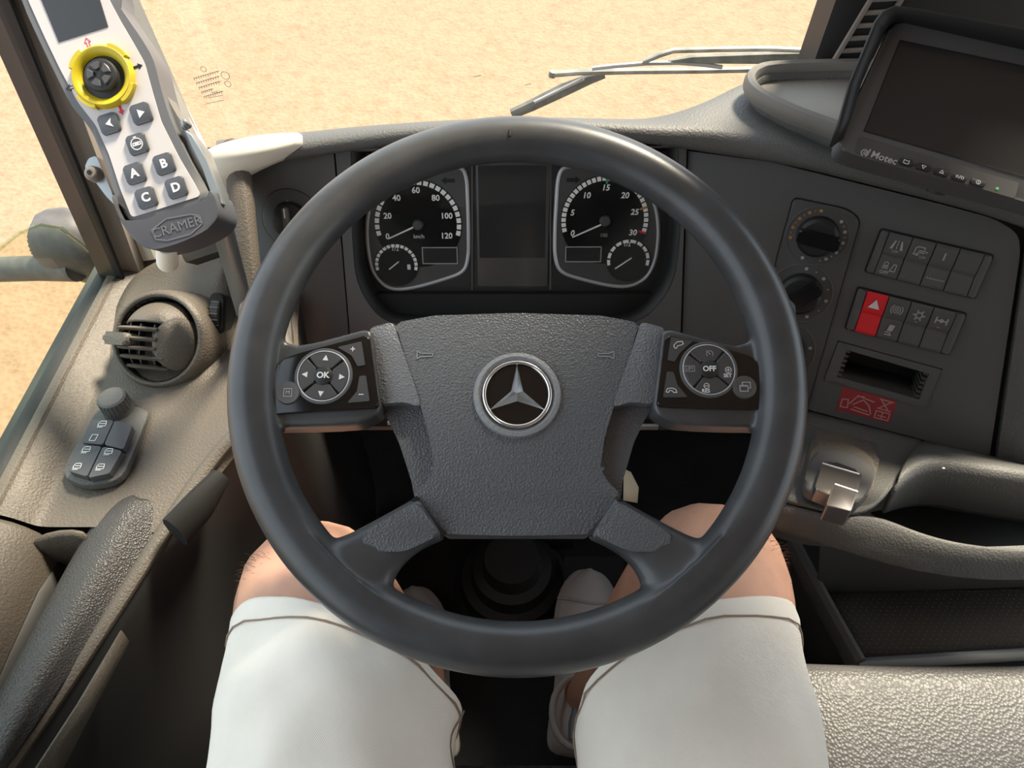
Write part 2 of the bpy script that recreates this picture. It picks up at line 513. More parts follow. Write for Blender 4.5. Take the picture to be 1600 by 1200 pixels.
# driver-side windscreen pillar, in its three skins
def vbar(pxa, pxb, x, dx0, dx1, dy0, dy1):
    """upright bar whose foot stands at pixel pxb and whose head rises through pxa"""
    b = at(*pxb, x=x); t = at(*pxa, x=x)
    d = (t - b); e = b + d * (1.25 / max(0.2, d.z)); b = b - d * (0.08 / max(0.2, d.z))
    mb = MB()
    lo = [b + Vector(q) for q in ((dx0, dy0, 0), (dx1, dy0, 0), (dx1, dy1, 0), (dx0, dy1, 0))]
    hi = [e + Vector(q) for q in ((dx0, dy0, 0), (dx1, dy0, 0), (dx1, dy1, 0), (dx0, dy1, 0))]
    return mb.loft([lo, hi], True, True)


def pillar(name, left, right, y, depth, m, bev=0.006, parent=None):
    """upright trim: left and right edges given low and high, at distance y ahead, depth metres thick"""
    (lx0, ly0), (lx1, ly1) = left; (rx0, ry0), (rx1, ry1) = right
    y_l, y_r = y if isinstance(y, tuple) else (y, y)
    pl0, pl1 = at(lx0, ly0, y=y_l), at(lx1, ly1, y=y_l); pr0, pr1 = at(rx0, ry0, y=y_r), at(rx1, ry1, y=y_r)
    def ext(a, b, z): return a + (b - a) * ((z - a.z) / (b.z - a.z))
    z0, z1 = min(pl0.z, pr0.z) - 0.02, 1.79
    bm = MB()
    rows = []
    for z in (z0, z1):
        L_, R_ = ext(pl0, pl1, z), ext(pr0, pr1, z)
        n_ = Vector((L_.y - R_.y, R_.x - L_.x, 0)).normalized()
        w_ = (R_ - L_)
        e_ = min(bev, w_.length * 0.3) / w_.length
        D = n_ * depth
        rows.append([L_ + n_ * bev, L_ + w_ * e_, R_ - w_ * e_, R_ + n_ * bev, R_ + D, L_ + D])
    bm.loft(rows, True, True)
    o = obj(name, bm, m, parent)
    if parent is None: o['kind'] = 'structure'
    return o


t1 = pillar('trim_1', ((215, 400), (52, 0)), ((330, 214), (230, 0)), (0.715, 0.86), 0.03, 'cream', 0.02)
pillar('trim_2', ((178, 430), (22, 0)), ((222, 416), (66, 0)), (0.705, 0.715), 0.03, 'greypillar', 0.006)
pillar('trim_3', ((160, 372), (-8, 0)), ((193, 420), (24, 0)), (0.69, 0.70), 0.03, 'seal', 0.006)
pillar('trim_4', ((138, 372), (-42, 0)), ((164, 384), (-6, 0)), (0.70, 0.705), 0.03, 'brownseal', 0.006)

ft = [[at(x, y, z=z) for x, y, z in r_] for r_ in ([(292, 262, .735), (318, 240, .745), (350, 226, .752), (415, 214, .752), (475, 211, .748)], [(310, 290, .71), (336, 262, .738), (372, 246, .750), (425, 234, .752), (472, 220, .75)], [(330, 340, .66), (352, 300, .69), (385, 270, .72), (430, 250, .73), (470, 234, .735)])]
obj('pillar_foot', MB().loft(ft), 'cream', t1, sub=2, ang=0, solid=0.004)

# dark passenger-side upright with its slotted grille
up = MB()
q0, q1 = at(1268, 108, y=0.84), at(1306, 0, y=0.84)
dz = (q1 - q0) / (q1.z - q0.z)
base = q0 - dz * 0.06; top = q0 + dz * (1.78 - q0.z)
rows = []
for p in (base, top):
    rows.append([p + Vector(v) for v in ((0, 0.0, 0), (0.012, -0.006, 0), (0.10, -0.012, 0), (0.26, -0.02, 0), (0.26, 0.04, 0), (0.0, 0.05, 0))])
up.loft(rows, True, True)
t5 = struct('trim_5', up, 'black')
gr = MB()
for i in range(9):
    z = q0.z + 0.012 + i * 0.014
    p = q0 + dz * (z - q0.z) + Vector((0.016 + 0.0035 * i, -0.013, 0))
    obj('slat', MB().tube([p + Vector((0.002, 0.004, 0)), p + Vector((0.030, -0.001, 0.004))], 0.0028, 6), 'greypillar', t5)
for dx in (0.014, 0.047):
    p = q0 + Vector((dx, -0.011, 0))
    obj('grille_frame', MB().tube([p + dz * 0.0, p + dz * 0.15 + Vector((0.034, 0, 0))], 0.003, 6), 'greypillar', t5)

# ------------------------------------------------------------------ dashboard
dash = thing('dashboard', 'dark grained dashboard behind the steering wheel with grey top', 'dashboard', loc=(0, 0.74, 0.4))
DI = dash.matrix_world.inverted()
def wobj(name, mb, m, par, inv, **k):
    return obj(name, mb.xf(inv), m, par, **k)

cols = [((352, 262), (338, 218)), ((372, 262), (360, 216)), ((400, 258), (400, 212)), ((460, 249), (470, 206)), ((521, 240), (530, 199)), ((600, 228), (620, 192)),
        ((700, 218), (710, 187)), ((808, 212), (808, 184)), ((900, 214), (900, 184)), ((1000, 222), (990, 186)), ((1075, 233), (1058, 175)), ((1140, 243), (1120, 150)), ((1205, 252), (1165, 121)),
        ((1262, 264), (1240, 107)), ((1330, 281), (1300, 105)), ((1400, 298), (1400, 104)), ((1470, 316), (1480, 104)), ((1540, 335), (1560, 103)), ((1600, 356), (1700, 103)), ((1720, 400), (1850, 103))]
rows = []
for i, (lp, tp) in enumerate(cols):
    F = Fc if lp[0] < 1085 else Fr
    p = F.W(*F.L(*lp, 0.002), 0.002)
    n = F.n
    right = max(0.0, min(1.0, (lp[0] - 960) / 180))
    fr_ = Vector((n.x, n.y, 0)).normalized()
    a = p - fr_ * 0.03 - Vector((0, 0, 0.004))
    b = p + fr_ * 0.010 + Vector((0, 0, 0.002))
    c = p + fr_ * 0.016 + Vector((0, 0, 0.013))
    tz = at(*tp, z=p.z + 0.030 + 0.0 * right) if right > 0.3 else at(*tp, y=p.y + 0.030)
    e = p + fr_ * 0.009 + Vector((0, 0, 0.024 + 0.004 * right))
    if right > 0.3:
        f = e.lerp(tz, 0.15) + Vector((0, 0, 0.003)); g_ = e.lerp(tz, 0.55) + Vector((0, 0, 0.002)); h_ = tz
        k_ = tz + Vector((0, 0.012, -0.01)); l_ = Vector((tz.x, 0.92, 0.585))
    else:
        f = e.lerp(tz, 0.55) + Vector((0, 0, 0.003)); g_ = tz; h_ = tz + Vector((0, 0.014, -0.010)); k_ = tz + Vector((0, 0.04, -0.036)); l_ = Vector((tz.x, 0.92, 0.59))
    rows.append([a, b, c, e, f, g_, h_, k_, l_])
wobj('top_pad', MB().loft([spl for spl in rows]), 'pad', dash, DI, sub=2, ang=0)

# flat panels
def fobj(name, mb, m, par, F, inv, **k):
    return obj(name, mb.xf(inv @ F.M), m, par, **k)

lp_ = rpoly(Fc.poly([(381, 300), (392, 262), (521, 236), (545, 530), (560, 672), (425, 672), (398, 470)]), [.01, .012, 0.001, 0, 0, 0, .01])
fobj('switch_panel', MB().prism(lp_, -0.012, 0, 0.0012), 'panel', dash, Fc, DI)
op_ = rpoly(Fc.poly([(548, 236), (1060, 230), (1064, 360), (1054, 446), (1003, 507), (598, 507), (556, 446), (549, 360)]), [.002, .002, .02, .03, .03, .03, .03, .02], 5)
so_ = Fc.poly([(523.5, 232), (1073, 228), (1062, 560), (1045, 672), (563, 672), (547.5, 530)])
fobj('binnacle_surround', MB().plate(so_, [op_], -0.012, 0), 'panel', dash, Fc, DI, ang=30)
wall_ = MB()
cen = sum(op_, Vector((0, 0))) / len(op_)
inn = [cen + (p - cen) * 0.965 for p in op_]
wall_.loft([[(p.x, p.y, -0.0005) for p in op_], [(p.x, p.y, -0.046) for p in inn]], True)
fobj('recess_wall', wall_, 'black', dash, Fc, DI, solid=0.001)

# yawed panel with openings for the slot
rp_ = rpoly(Fr.poly([(1075, 236), (1205, 253), (1330, 284), (1470, 319), (1555, 342), (1592, 366), (1594, 398), (1546, 714), (1262, 640), (1066, 610), (1066, 530)]), [0, 0.01, 0, 0, 0.012, 0.016, 0.02, 0.006, 0, 0, 0], 5)
slot_px = [(1322, 545), (1453, 583), (1437, 624), (1306, 588)]
slot = Fr.poly(slot_px)
fobj('control_panel', MB().plate(rp_, [slot], -0.012, 0), 'panel', dash, Fr, DI, ang=30)
ed_ = Fr.poly([(1603, 398), (1612, 398), (1612, 380), (1700, 420), (1660, 760), (1556, 722)])
fobj('side_panel', MB().prism(rpoly(ed_, 0.004), -0.016, 0.004, 0.003), 'pad', dash, Fr, DI)
bk_ = Fr.poly([(1070, 225), (1640, 370), (1590, 745), (1240, 660), (1070, 640)])
fobj('panel_backing', MB().prism(bk_, -0.09, -0.085), 'groove', dash, Fr, DI)
gap_ = Fr.poly([(1594, 372), (1606, 384), (1606, 405), (1556, 722), (1545, 718), (1592, 400)])
fobj('panel_gap', MB().prism(gap_, -0.016, -0.010), 'groove', dash, Fr, DI)
pw_ = []
for x in (0.66, 0.70, 1.2, 1.66, 1.68):
    s_ = 0.012 if x in (0.66, 1.68) else 0.0
    pw_.append([Vector((x, 0.62 + s_, 0.36)), Vector((x, 0.60 + s_, 0.40)), Vector((x, 0.60 + s_, 0.70)), Vector((x, 0.63 + s_, 0.735 - s_)), Vector((x, 0.70, 0.752 - s_)), Vector((x, 0.84, 0.752 - s_)), Vector((x, 0.92, 0.60))])
wobj('passenger_dash', MB().loft(pw_), 'pad', dash, DI, sub=2, ang=0, solid=0.004)
# knee panel under the wheel with its pocket
kp = MB()
kr = []
for x in (-0.30, -0.26, -0.18, 0, 0.19, 0.25, 0.285):
    s_ = 0.0 if abs(x) < 0.27 else 0.02
    kr.append([Vector((x, 0.610, 0.452)), Vector((x, 0.590, 0.440)), Vector((x, 0.582, 0.425)), Vector((x, 0.600, 0.415)), Vector((x, 0.606, 0.385)), Vector((x, 0.640, 0.350)), Vector((x, 0.80, 0.34))])
wobj('knee_panel', kp.loft(kr), 'pad', dash, DI, sub=1, solid=0.004)
for x0, x1 in ((-0.235, -0.10), (0.115, 0.24)):
    wobj('pocket', MB().box(x0, x1, 0.574, 0.60, 0.427, 0.446, 0.004), 'groove', dash, DI)
wobj('pocket_tag', MB().box(0.15, 0.19, 0.570, 0.576, 0.427, 0.436, 0.001), 'silver', dash, DI)
for i in range(3):
    wobj('fuse_tab', MB().box(-0.185 + i * 0.024, -0.176 + i * 0.024, 0.571, 0.576, 0.436, 0.442, 0.001), 'greyprint', dash, DI)

# open tray on top of the dash
tz = 0.0
tr_c = spline([at(x, y, z=0.783) for x, y in ((1318, 208), (1290, 198), (1232, 176), (1184, 150), (1171, 131), (1182, 116), (1215, 109), (1320, 106), (1430, 106))], 5)
wobj('tray_rim', MB().tube(tr_c, [(0.011, 0.007)] * len(tr_c), 10, flat=(0, 0, 1)), 'dashtop', dash, DI)
ctr = at(1330, 155, z=0.79)
inner = [p.lerp(Vector((ctr.x, ctr.y, p.z)), 0.06) for p in tr_c]
wobj('tray_wall', MB().loft([[p for p in inner], [p + Vector((0, 0, -0.03)) for p in inner]]), 'pad', dash, DI, solid=0.002)
fl = [Vector((p.x, p.y, 0.772)) for p in inner]
wobj('tray_floor', MB().add(fl, [tuple(range(len(fl)))]), 'meshtop', dash, DI, solid=0.002)
stud = MB()
xs = [p.x for p in fl]; ys = [p.y for p in fl]
def inside(x, y, poly):
    c = False
    for i in range(len(poly)):
        a, b = poly[i - 1], poly[i]
        if (a.y > y) != (b.y > y) and x < (b.x - a.x) * (y - a.y) / (b.y - a.y) + a.x: c = not c
    return c
iy = 0
y = min(ys)
while y < max(ys):
    x = min(xs) + (0.003 if iy % 2 else 0)
    while x < max(xs):
        if inside(x, y, fl): stud.add([(x - .0018, y, .772), (x, y - .0018, .772), (x + .0018, y, .772), (x, y + .0018, .772), (x, y, .7738)], [(0, 1, 4), (1, 2, 4), (2, 3, 4), (3, 0, 4)])
        x += 0.006
    y += 0.003; iy += 1
so = wobj('tray_studs', stud, 'meshtop', dash, DI, smooth=False); so['kind'] = 'stuff'

# ------------------------------------------------------------------ instrument cluster
Fd = Frame(Fc.W(0, 0, -0.040), Fc.ex, Fc.ey)
clu = thing('instrument_cluster', 'twin dial instrument cluster with white rimmed gauges and dark centre display', 'gauge cluster', Fd)
fp_ = rpoly(Fd.poly([(560, 240), (1050, 236), (1052, 360), (1040, 440), (1010, 456), (590, 456), (566, 440), (557, 360)]), 0.01)
obj('face_plate', MB().prism(fp_, -0.012, 0, 0.001), 'black', clu)
sh_ = rpoly(Fd.poly([(563, 455), (1044, 455), (1015, 520), (592, 520)]), 0.004)
obj('lower_shelf', MB().prism(sh_, -0.004, 0.012, 0.004), 'groove', clu)


def bezel(pts, name):
    cv = spline([(*Fd.L(x, y), 0.0) for x, y in pts], 5, True)
    obj(name, MB().tube(cv, [(0.0030, 0.0026)] * len(cv), 8, True, flat=(0, 0, 1)), 'silver', clu)
    ins = [Vector((p.x, p.y)) for p in cv]
    obj('gauge_ground', MB().prism(ins, 0, 0.001), 'panel2', clu)


bezel([(716, 261), (728, 276), (731, 320), (732, 365), (731, 402), (722, 424), (690, 437), (645, 449), (615, 451), (596, 441), (582, 420), (575, 385), (574, 350), (580, 318), (598, 290), (630, 270), (680, 261)], 'bezel')
bezel([(886, 261), (873, 276), (869, 320), (867, 365), (868, 402), (878, 424), (910, 436), (955, 446), (985, 446), (1008, 434), (1021, 412), (1027, 385), (1028, 350), (1022, 318), (1006, 290), (972, 270), (922, 261)], 'bezel')


def gauge(name, c, rpx, a0, a1, n, nums, needle, tw=0.75, mini=None, nsz=12.5, shear=0.0, marks=()):
    cc = Fd.L(*c); k = Fd.sc(*c); r = rpx * k
    root = obj(name, MB().lathe([(0.0, 0.0022), (r * 1.045, 0.0022), (r * 1.055, 0.001)], cc, 40), 'gloss', clu)
    st_ = (a1 - a0) / n
    for i in range(n):
        am = R(a0 + st_ * (i + 0.5)); w = R(abs(st_)) * tw * 0.5
        t = MB(); t.sector(cc, r * 0.93, r * 1.035, am - w, am + w, 0.0022, 0.0028, 2)
        obj('tick', t, 'dialwhite', root, smooth=False)
    for s_, px, py in nums:
        obj('numeral', text(MB(), s_, nsz * k, Fd.L(px, py), 0.0024, 0.0003, shear=shear, bold=0.02), 'dialwhite', root, smooth=False)
    for ang, m in marks:
        t = MB(); t.sector(cc, r * 0.86, r * 1.04, R(ang - 1.6), R(ang + 1.6), 0.0024, 0.0031, 1); obj('mark', t, m, root, smooth=False)
    (nx, ny), (tx, ty) = needle
    a, b = Fd.L(nx, ny, 0.006), Fd.L(tx, ty, 0.006)
    obj('needle', MB().tube([(a.x, a.y, 0.006), (b.x, b.y, 0.006)], [(0.0016, 0.0011), (0.0011, 0.0007)] if rpx > 40 else [(0.0008, 0.0006), (0.0006, 0.0005)], 6), 'dialwhite', root)
    hr = r * 0.13
    obj('hub', MB().lathe([(0, 0.0085), (hr * 0.8, 0.0082), (hr, 0.0065), (hr, 0.0022)], cc, 20), 'panel2', root)
    return root


sp = gauge('speedometer', (653.5, 350), 65, 197, -17, 24, [('0', 606, 369), ('20', 606, 337), ('40', 620, 309), ('60', 650, 297), ('80', 681, 309), ('100', 698, 337), ('120', 698, 368), ], ((659, 349), (607, 373)))
obj('unit_lettering', text(MB(), 'km/h', 8.5 * Fd.sc(655, 369), Fd.L(655, 369), 0.0024), 'white', sp, smooth=False)
rv = gauge('rev_counter', (944.7, 344), 65.5, 197, -17, 30, [('0', 894, 364), ('5', 894, 332), ('10', 916, 305), ('15', 946, 293), ('20', 976, 305), ('25', 991, 331), ('30', 988, 363)], ((953, 345), (894, 371)), shear=0.15,
           marks=((90, 'greenprint'), (18, 'orange'), (-17, 'redprint')))
obj('unit_lettering', text(MB(), '100', 8 * Fd.sc(943, 367), Fd.L(943, 367), 0.0024), 'greyprint', rv, smooth=False)
# small gauges overlap the dials, so they sit a touch higher
def small(name, c, needle, n, txt):
    cc = Fd.L(*c); k = Fd.sc(*c); r = 31 * k
    root = obj(name, MB().lathe([(0.0, 0.0034), (r * 1.09, 0.0034), (r * 1.10, 0.001)], cc, 36), 'gloss', clu)
    for i in range(n):
        st_ = -214 / n; am = R(197 + st_ * (i + 0.5)); w = R(abs(st_)) * 0.38
        t = MB(); t.sector(cc, r * 0.90, r * 1.05, am - w, am + w, 0.0034, 0.0040, 2); obj('tick', t, 'dialwhite', root, smooth=False)
    obj('lettering', text(MB(), txt, 9 * k, Fd.L(c[0] - 2, c[1] - 25), 0.0036), 'dialwhite', root, smooth=False)
    (nx, ny), (tx, ty) = needle
    a, b = Fd.L(nx, ny, 0.0055), Fd.L(tx, ty, 0.0055)
    obj('needle', MB().tube([(a.x, a.y, 0.0055), (b.x, b.y, 0.0055)], 0.0008, 6), 'dialwhite', root)
    return root
sm = small('fuel_gauge', (620, 413), ((623, 409), (608, 421)), 16, '1/2')
q = Fd.L(640, 416); k = Fd.sc(640, 416)
obj('pump_symbol', MB().prism(rrect(q.x - 3 * k, q.x + 2 * k, q.y - 4 * k, q.y + 4 * k, k), 0.0034, 0.0038), 'white', sm, smooth=False)
small('pressure_gauge', (981, 406), ((987, 403), (961, 420)), 10, '1/2')
for px in ((660, 386, 715, 411), (884, 385, 938, 408)):
    a, b = Fd.L(px[0], px[1]), Fd.L(px[2], px[3])
    o = obj('trip_display', MB().prism([(a.x, a.y), (b.x, a.y), (b.x, b.y), (a.x, b.y)], 0.0022, 0.0026), 'screen', clu, smooth=False)
    obj('display_frame', MB().strokes([[(a.x, a.y), (b.x, a.y), (b.x, b.y), (a.x, b.y), (a.x, a.y)]], 0.0012, 0.0026), 'greyprint', o, smooth=False)
for s_, px, py in ((-1, 700, 282), (1, 896, 281)):
    q = Fd.L(px, py); k = Fd.sc(px, py)
    obj('turn_arrow', MB().prism([(q.x + s_ * a * k, q.y + b * k) for a, b in ((11, 0), (3, 6), (3, 3), (-11, 3), (-11, -3), (3, -3), (3, -6))], 0.001, 0.0014), 'groove', clu, smooth=False)
a, b = Fd.L(743, 250), Fd.L(855, 446)
ds = obj('centre_display', MB().prism(rrect(a.x, b.x, b.y, a.y, 0.003), 0, 0.0025, 0.0008), 'panel2', clu)
c1, c2 = Fd.L(747, 258), Fd.L(851, 402)
obj('display_glass', MB().prism([(c1.x, c1.y), (c2.x, c1.y), (c2.x, c2.y), (c1.x, c2.y)], 0.0025, 0.0029), 'screen', ds, smooth=False)
for x in (738, 860):
    a, b = Fd.L(x, 252), Fd.L(x, 452); obj('divider', MB().tube([(a.x, a.y, 0.001), (b.x, b.y, 0.001)], 0.0012, 6), 'panel', clu)
lens_ = rpoly(Fd.poly([(562, 240), (1048, 236), (1050, 360), (1036, 450), (570, 450), (559, 360)], 0.016), 0.01)
obj('cover_lens', MB().add([(p.x, p.y, 0.016) for p in lens_], [tuple(range(len(lens_)))]), 'lens', clu, smooth=False)

# rotary light switch at the door end of the dash
lsw = thing('light_switch', 'round rotary light switch marked 0 left of the instrument dials', 'knob', Fc)
cc = Fc.L(455, 342); k = Fc.sc(455, 342)
obj('plate', MB().lathe([(0, 0.003), (40 * k, 0.003), (45 * k, 0.0022), (47 * k, 0)], cc, 40), 'panel2', lsw)
obj('plate_ring', MB().ring(cc, 45 * k, 0.0008, 0.002), 'panel', lsw)
kb = obj('knob', MB().lathe([(0, 0.014), (22 * k, 0.014), (26 * k, 0.012), (28 * k, 0.003)], cc, 32), 'black', lsw)
obj('grip', MB().box(cc.x - 5 * k, cc.x + 5 * k, cc.y - 23 * k, cc.y + 23 * k, 0.013, 0.024, 0.003), 'panel', kb)
obj('pointer', MB().box(cc.x - 0.8 * k, cc.x + 0.8 * k, cc.y + 8 * k, cc.y + 22 * k, 0.024, 0.0245), 'white', kb, smooth=False)
obj('lettering', text(MB(), '0', 11 * k, Fc.L(451, 317), 0.003), 'white', lsw, smooth=False)

# ------------------------------------------------------------------ steering wheel
wheel = thing('steering_wheel', 'large black four-spoke steering wheel with silver star emblem and button pads', 'steering wheel', Fw)
RC, RT = 0.2047, 0.0192
rm = MB()
NS, NT = 128, 20
pr = []
for j in range(NT):
    a = 2 * math.pi * j / NT
    pr.append((RC + RT * math.cos(a), (RT * 0.96) * math.sin(a)))
rm.lathe(pr, (0, 0), NS, True)
q = Fw.L(797, 208, 0.017)
obj('rim_nick', MB().box(q.x - 0.0010, q.x + 0.0010, q.y - 0.004, q.y + 0.003, 0.0172, 0.0192, 0.0005), 'groove', wheel)


def mir(pts, c=808): return [(2 * c - x, y) for x, y in pts]


# lower spokes flow into the rim
SPK = [((652, 773), (695, 842), -.008, 0, .012), ((610, 797), (665, 855), -.0075, 0, .0125), ((568, 820), (641, 871), -.007, 0, .013), ((536, 836), (622, 892), -.006, 0, .014), ((506, 843), (611, 918), -.0045, 0, .0155),
       ((480, 832), (610, 948), -.0025, 0, .0175), ((456, 804), (634, 978), -.001, 0, .0188), ((438, 780), (668, 998), 0, 0, .0184), ((420, 796), (652, 1020), 0, 0, .0165)]
for sgn in (1, -1):
    sec = []
    for ua, la, hc, bul, hh in SPK:
        if sgn < 0: ua, la = (1615 - ua[0], ua[1]), (1615 - la[0], la[1])
        A, B = Fw.L(*ua, 0.0), Fw.L(*la, 0.0)
        m_ = (A + B) / 2; hw = (A - B) / 2; r_ = []
        for j in range(28):
            t = 2 * math.pi * j / 28; ct, st2 = math.cos(t), math.sin(t)
            ex = 2 / 2.7
            u_ = math.copysign(abs(ct) ** ex, ct); v_ = math.copysign(abs(st2) ** ex, st2)
            q = m_ + hw * u_; r_.append(Vector((q.x, q.y, hc + hh * v_)))
        sec.append(r_)
    sm = [spline(col, 4) for col in zip(*sec)]
    sec = [list(r_) for r_ in zip(*sm)]
    rm.loft(sec, True, True)
gl = [(650, 783), (600, 813), (572, 832), (562, 845), (590, 862), (632, 862), (660, 849), (688, 835)]
for pts in (gl, mir(gl, 807.5)):
    obj('spoke_grip', MB().prism(rpoly(Fw.poly(pts, 0.006), 0.006), -0.004, 0.0070, 0.005, 4), 'leather', wheel)

# upper spokes carry the button pads
us = [(392, 470), (412, 500), (432, 528), (462, 541), (500, 534), (574, 514), (582, 518), (597, 646), (560, 664), (470, 668), (430, 668), (408, 672), (395, 690), (372, 690), (372, 470)]
for pts in (us, mir(us, 808)):
    rm.prism(rpoly(Fw.poly(pts, 0.0), 0.006), -0.026, 0.0025, 0.005, 3, True)
rim_o = obj('rim_and_spokes', rm, 'rim', wheel, ang=0)
q_ = rim_o.modifiers.new('skin', 'REMESH'); q_.mode = 'VOXEL'; q_.voxel_size = 0.0019; q_.use_smooth_shade = True
q_ = rim_o.modifiers.new('soften', 'SMOOTH'); q_.factor = 0.5; q_.iterations = 14
# hub, wings and pad
HB = -0.012
hub = [(577, 516), (612, 506), (680, 497), (808, 493), (936, 497), (1004, 506), (1038, 514), (1026, 632), (1012, 648), (992, 690), (974, 752), (972, 776), (926, 836), (690, 836), (646, 776), (642, 752), (622, 690), (602, 648), (590, 632)]
obj('hub_base', MB().prism(rpoly(Fw.poly(hub, HB), 0.003), -0.065, HB - 0.005, 0.004, 3), 'leather', wheel)
wg = [(579, 518), (617, 508), (634, 560), (652, 612), (660, 640), (634, 632), (595, 635)]
for pts in (wg, mir(wg, 808)):
    obj('wing_pad', MB().prism(rpoly(Fw.poly(pts, HB), 0.004), HB - 0.01, HB + 0.0085, 0.003, 3), 'leather2', wheel)
pd = [(620, 509), (680, 498), (808, 494), (936, 498), (996, 509), (982, 560), (960, 628), (942, 690), (936, 735), (948, 755), (970, 776), (948, 806), (926, 835), (868, 837), (808, 838), (750, 837), (691, 835), (668, 806), (647, 776), (668, 755), (680, 735), (674, 690), (656, 628), (634, 560)]
pad_pts = rpoly(Fw.poly(pd, HB), 0.004)
pm = MB(); pm.prism(pad_pts, HB - 0.01, HB + 0.0075, 0.006, 4)
obj('airbag_pad', pm, 'leather', wheel)
# gap lines where the spokes meet the pad
for a_, b_ in (((646, 778), (692, 838)), ((970, 778), (924, 838))):
    a, b = Fw.L(*a_, 0.0), Fw.L(*b_, 0.0)
    obj('seam', MB().tube([(a.x, a.y, -0.002), (b.x, b.y, -0.004)], 0.0030, 6), 'groove', wheel)
HT = HB + 0.0075
# horn symbols pressed into the pad
for cx, s_ in ((664, 1), (947, -1)):
    q = Fw.L(cx, 555, HT); k = Fw.sc(cx, 555, HT)
    pts = [(-12, -6), (-12, 6), (-5, 2.5), (12, 2.5), (12, -2), (-5, -2.5), (-12, -6)]
    o = obj('horn_symbol', MB().strokes([[(q.x + s_ * a * k, q.y + b * k) for a, b in pts]], 0.0009, HT + 0.0001, 0.0005), 'boss', wheel, smooth=False)

# emblem
ec = Fw.L(808, 617, HT); ek = Fw.sc(808, 617, HT)
obj('emblem_boss', MB().lathe([(54 * ek, HT + 0.0005), (60 * ek, HT + 0.0035), (66 * ek, HT + 0.0028), (69 * ek, HT - 0.002)], ec, 64), 'boss', wheel)
em = obj('emblem', MB().lathe([(0, HT + 0.001), (52 * ek, HT + 0.001), (53 * ek, HT - 0.002)], ec, 64), 'gloss', wheel, label='silver three-pointed star emblem in a ring')
obj('emblem_ring', MB().ring(ec, 50.5 * ek, 0.0017, HT + 0.0025, 64, 10), 'chrome', em)
star = MB()
tips = [(ec.x + 49 * ek * math.cos(R(90 + 120 * i)), ec.y + 49 * ek * math.sin(R(90 + 120 * i))) for i in range(3)]
inn = [(ec.x + 10.5 * ek * math.cos(R(150 + 120 * i)), ec.y + 10.5 * ek * math.sin(R(150 + 120 * i))) for i in range(3)]
vs_ = [(ec.x, ec.y, HT + 0.0062)] + [(*t, HT + 0.0018) for t in tips] + [(*t, HT + 0.0012) for t in inn]
star.add(vs_, [(0, 1, 4), (0, 4, 2), (0, 2, 5), (0, 5, 3), (0, 3, 6), (0, 6, 1)])
obj('star', star, 'chrome', em, smooth=False)

# button pads
KH = 0.0055
def keypad(outline, c, knob, side):
    pad = obj('button_pad', MB().prism(rpoly(Fw.poly(outline, KH), [.004] * len(outline)), -0.02, KH, 0.0015, 2), 'gloss', wheel)
    cc = Fw.L(*c, KH); k = Fw.sc(*c, KH)
    obj('pad_ring', MB().ring(cc, 42.5 * k, 0.0011, KH + 0.0004), 'panel', pad)
    obj('pad_silver_ring', MB().ring(cc, 39.5 * k, 0.0006, KH + 0.0012), 'silver', pad)  # thin silver ring around the direction buttons
    for i in range(4):
        a = 90 * i + (-4 if side < 0 else 4)
        t = MB(); t.sector(cc, 16 * k, 38 * k, R(a - 42), R(a + 42), KH, KH + 0.0018, 8)
        obj('direction_button', t, 'panel2', pad, ang=30)
    obj('centre_button', MB().lathe([(0, KH + 0.003), (12.5 * k, KH + 0.0028), (14.5 * k, KH + 0.002), (14.5 * k, KH)], cc, 28), 'black', pad)
    obj('centre_lettering', text(MB(), 'OK' if side < 0 else 'OFF', (13 if side < 0 else 11.5) * k, cc, KH + 0.003, bold=0.03), 'white', pad, smooth=False)
    kc = Fw.L(*knob, KH)
    obj('round_button', MB().lathe([(0, KH + 0.0018), (13 * k, KH + 0.0022), (17 * k, KH + 0.0025), (18.5 * k, KH)], kc, 28), 'panel', pad)
    return pad, cc, k, kc


lo = [(436, 563), (470, 551), (577, 523), (592, 637), (500, 642), (421, 648), (419, 625), (426, 590)]
pad, cc, k, kc = keypad(lo, (506, 588), (451, 614.5), -1)
HS = KH + 0.0018
for i in range(4):
    a = R(90 * i - 4); d = Vector((math.cos(a), math.sin(a))); p = cc + d * 28 * k; n_ = Vector((-d.y, d.x))
    obj('arrow', MB().prism([p + d * 5 * k, p - d * 3.5 * k + n_ * 4.5 * k, p - d * 3.5 * k - n_ * 4.5 * k], HS, HS + 0.0003), 'white', pad, smooth=False)
for nm, pts, ic, kind in (('plus', [(528, 543), (565, 534), (571, 571), (559, 573), (550, 556)], (551, 545), '+'), ('minus', [(562, 588), (572, 587), (578, 627), (543, 630), (558, 612)], (564, 616), '-')):
    b = obj(nm + '_button', MB().prism(rpoly(Fw.poly(pts, KH), 0.001), KH, KH + 0.0012, 0.0006, 1), 'panel2', pad)
    q = Fw.L(*ic, HS); ln = [[(q.x - 3.3 * k, q.y), (q.x + 3.3 * k, q.y)]]
    if kind == '+': ln.append([(q.x, q.y - 3.3 * k), (q.x, q.y + 3.3 * k)])
    obj(nm + '_symbol', MB().strokes(ln, 1.3 * k, KH + 0.0012), 'white', pad, smooth=False)
obj('menu_symbol', text(MB().strokes([[(kc.x + a * k, kc.y + b * k) for a, b in ((-6, -6), (6, -6), (6, 6), (-6, 6), (-6, -6))]], 1.1 * k, KH + 0.0022), 'M', 9 * k, kc, KH + 0.0022), 'greyprint', pad, smooth=False)

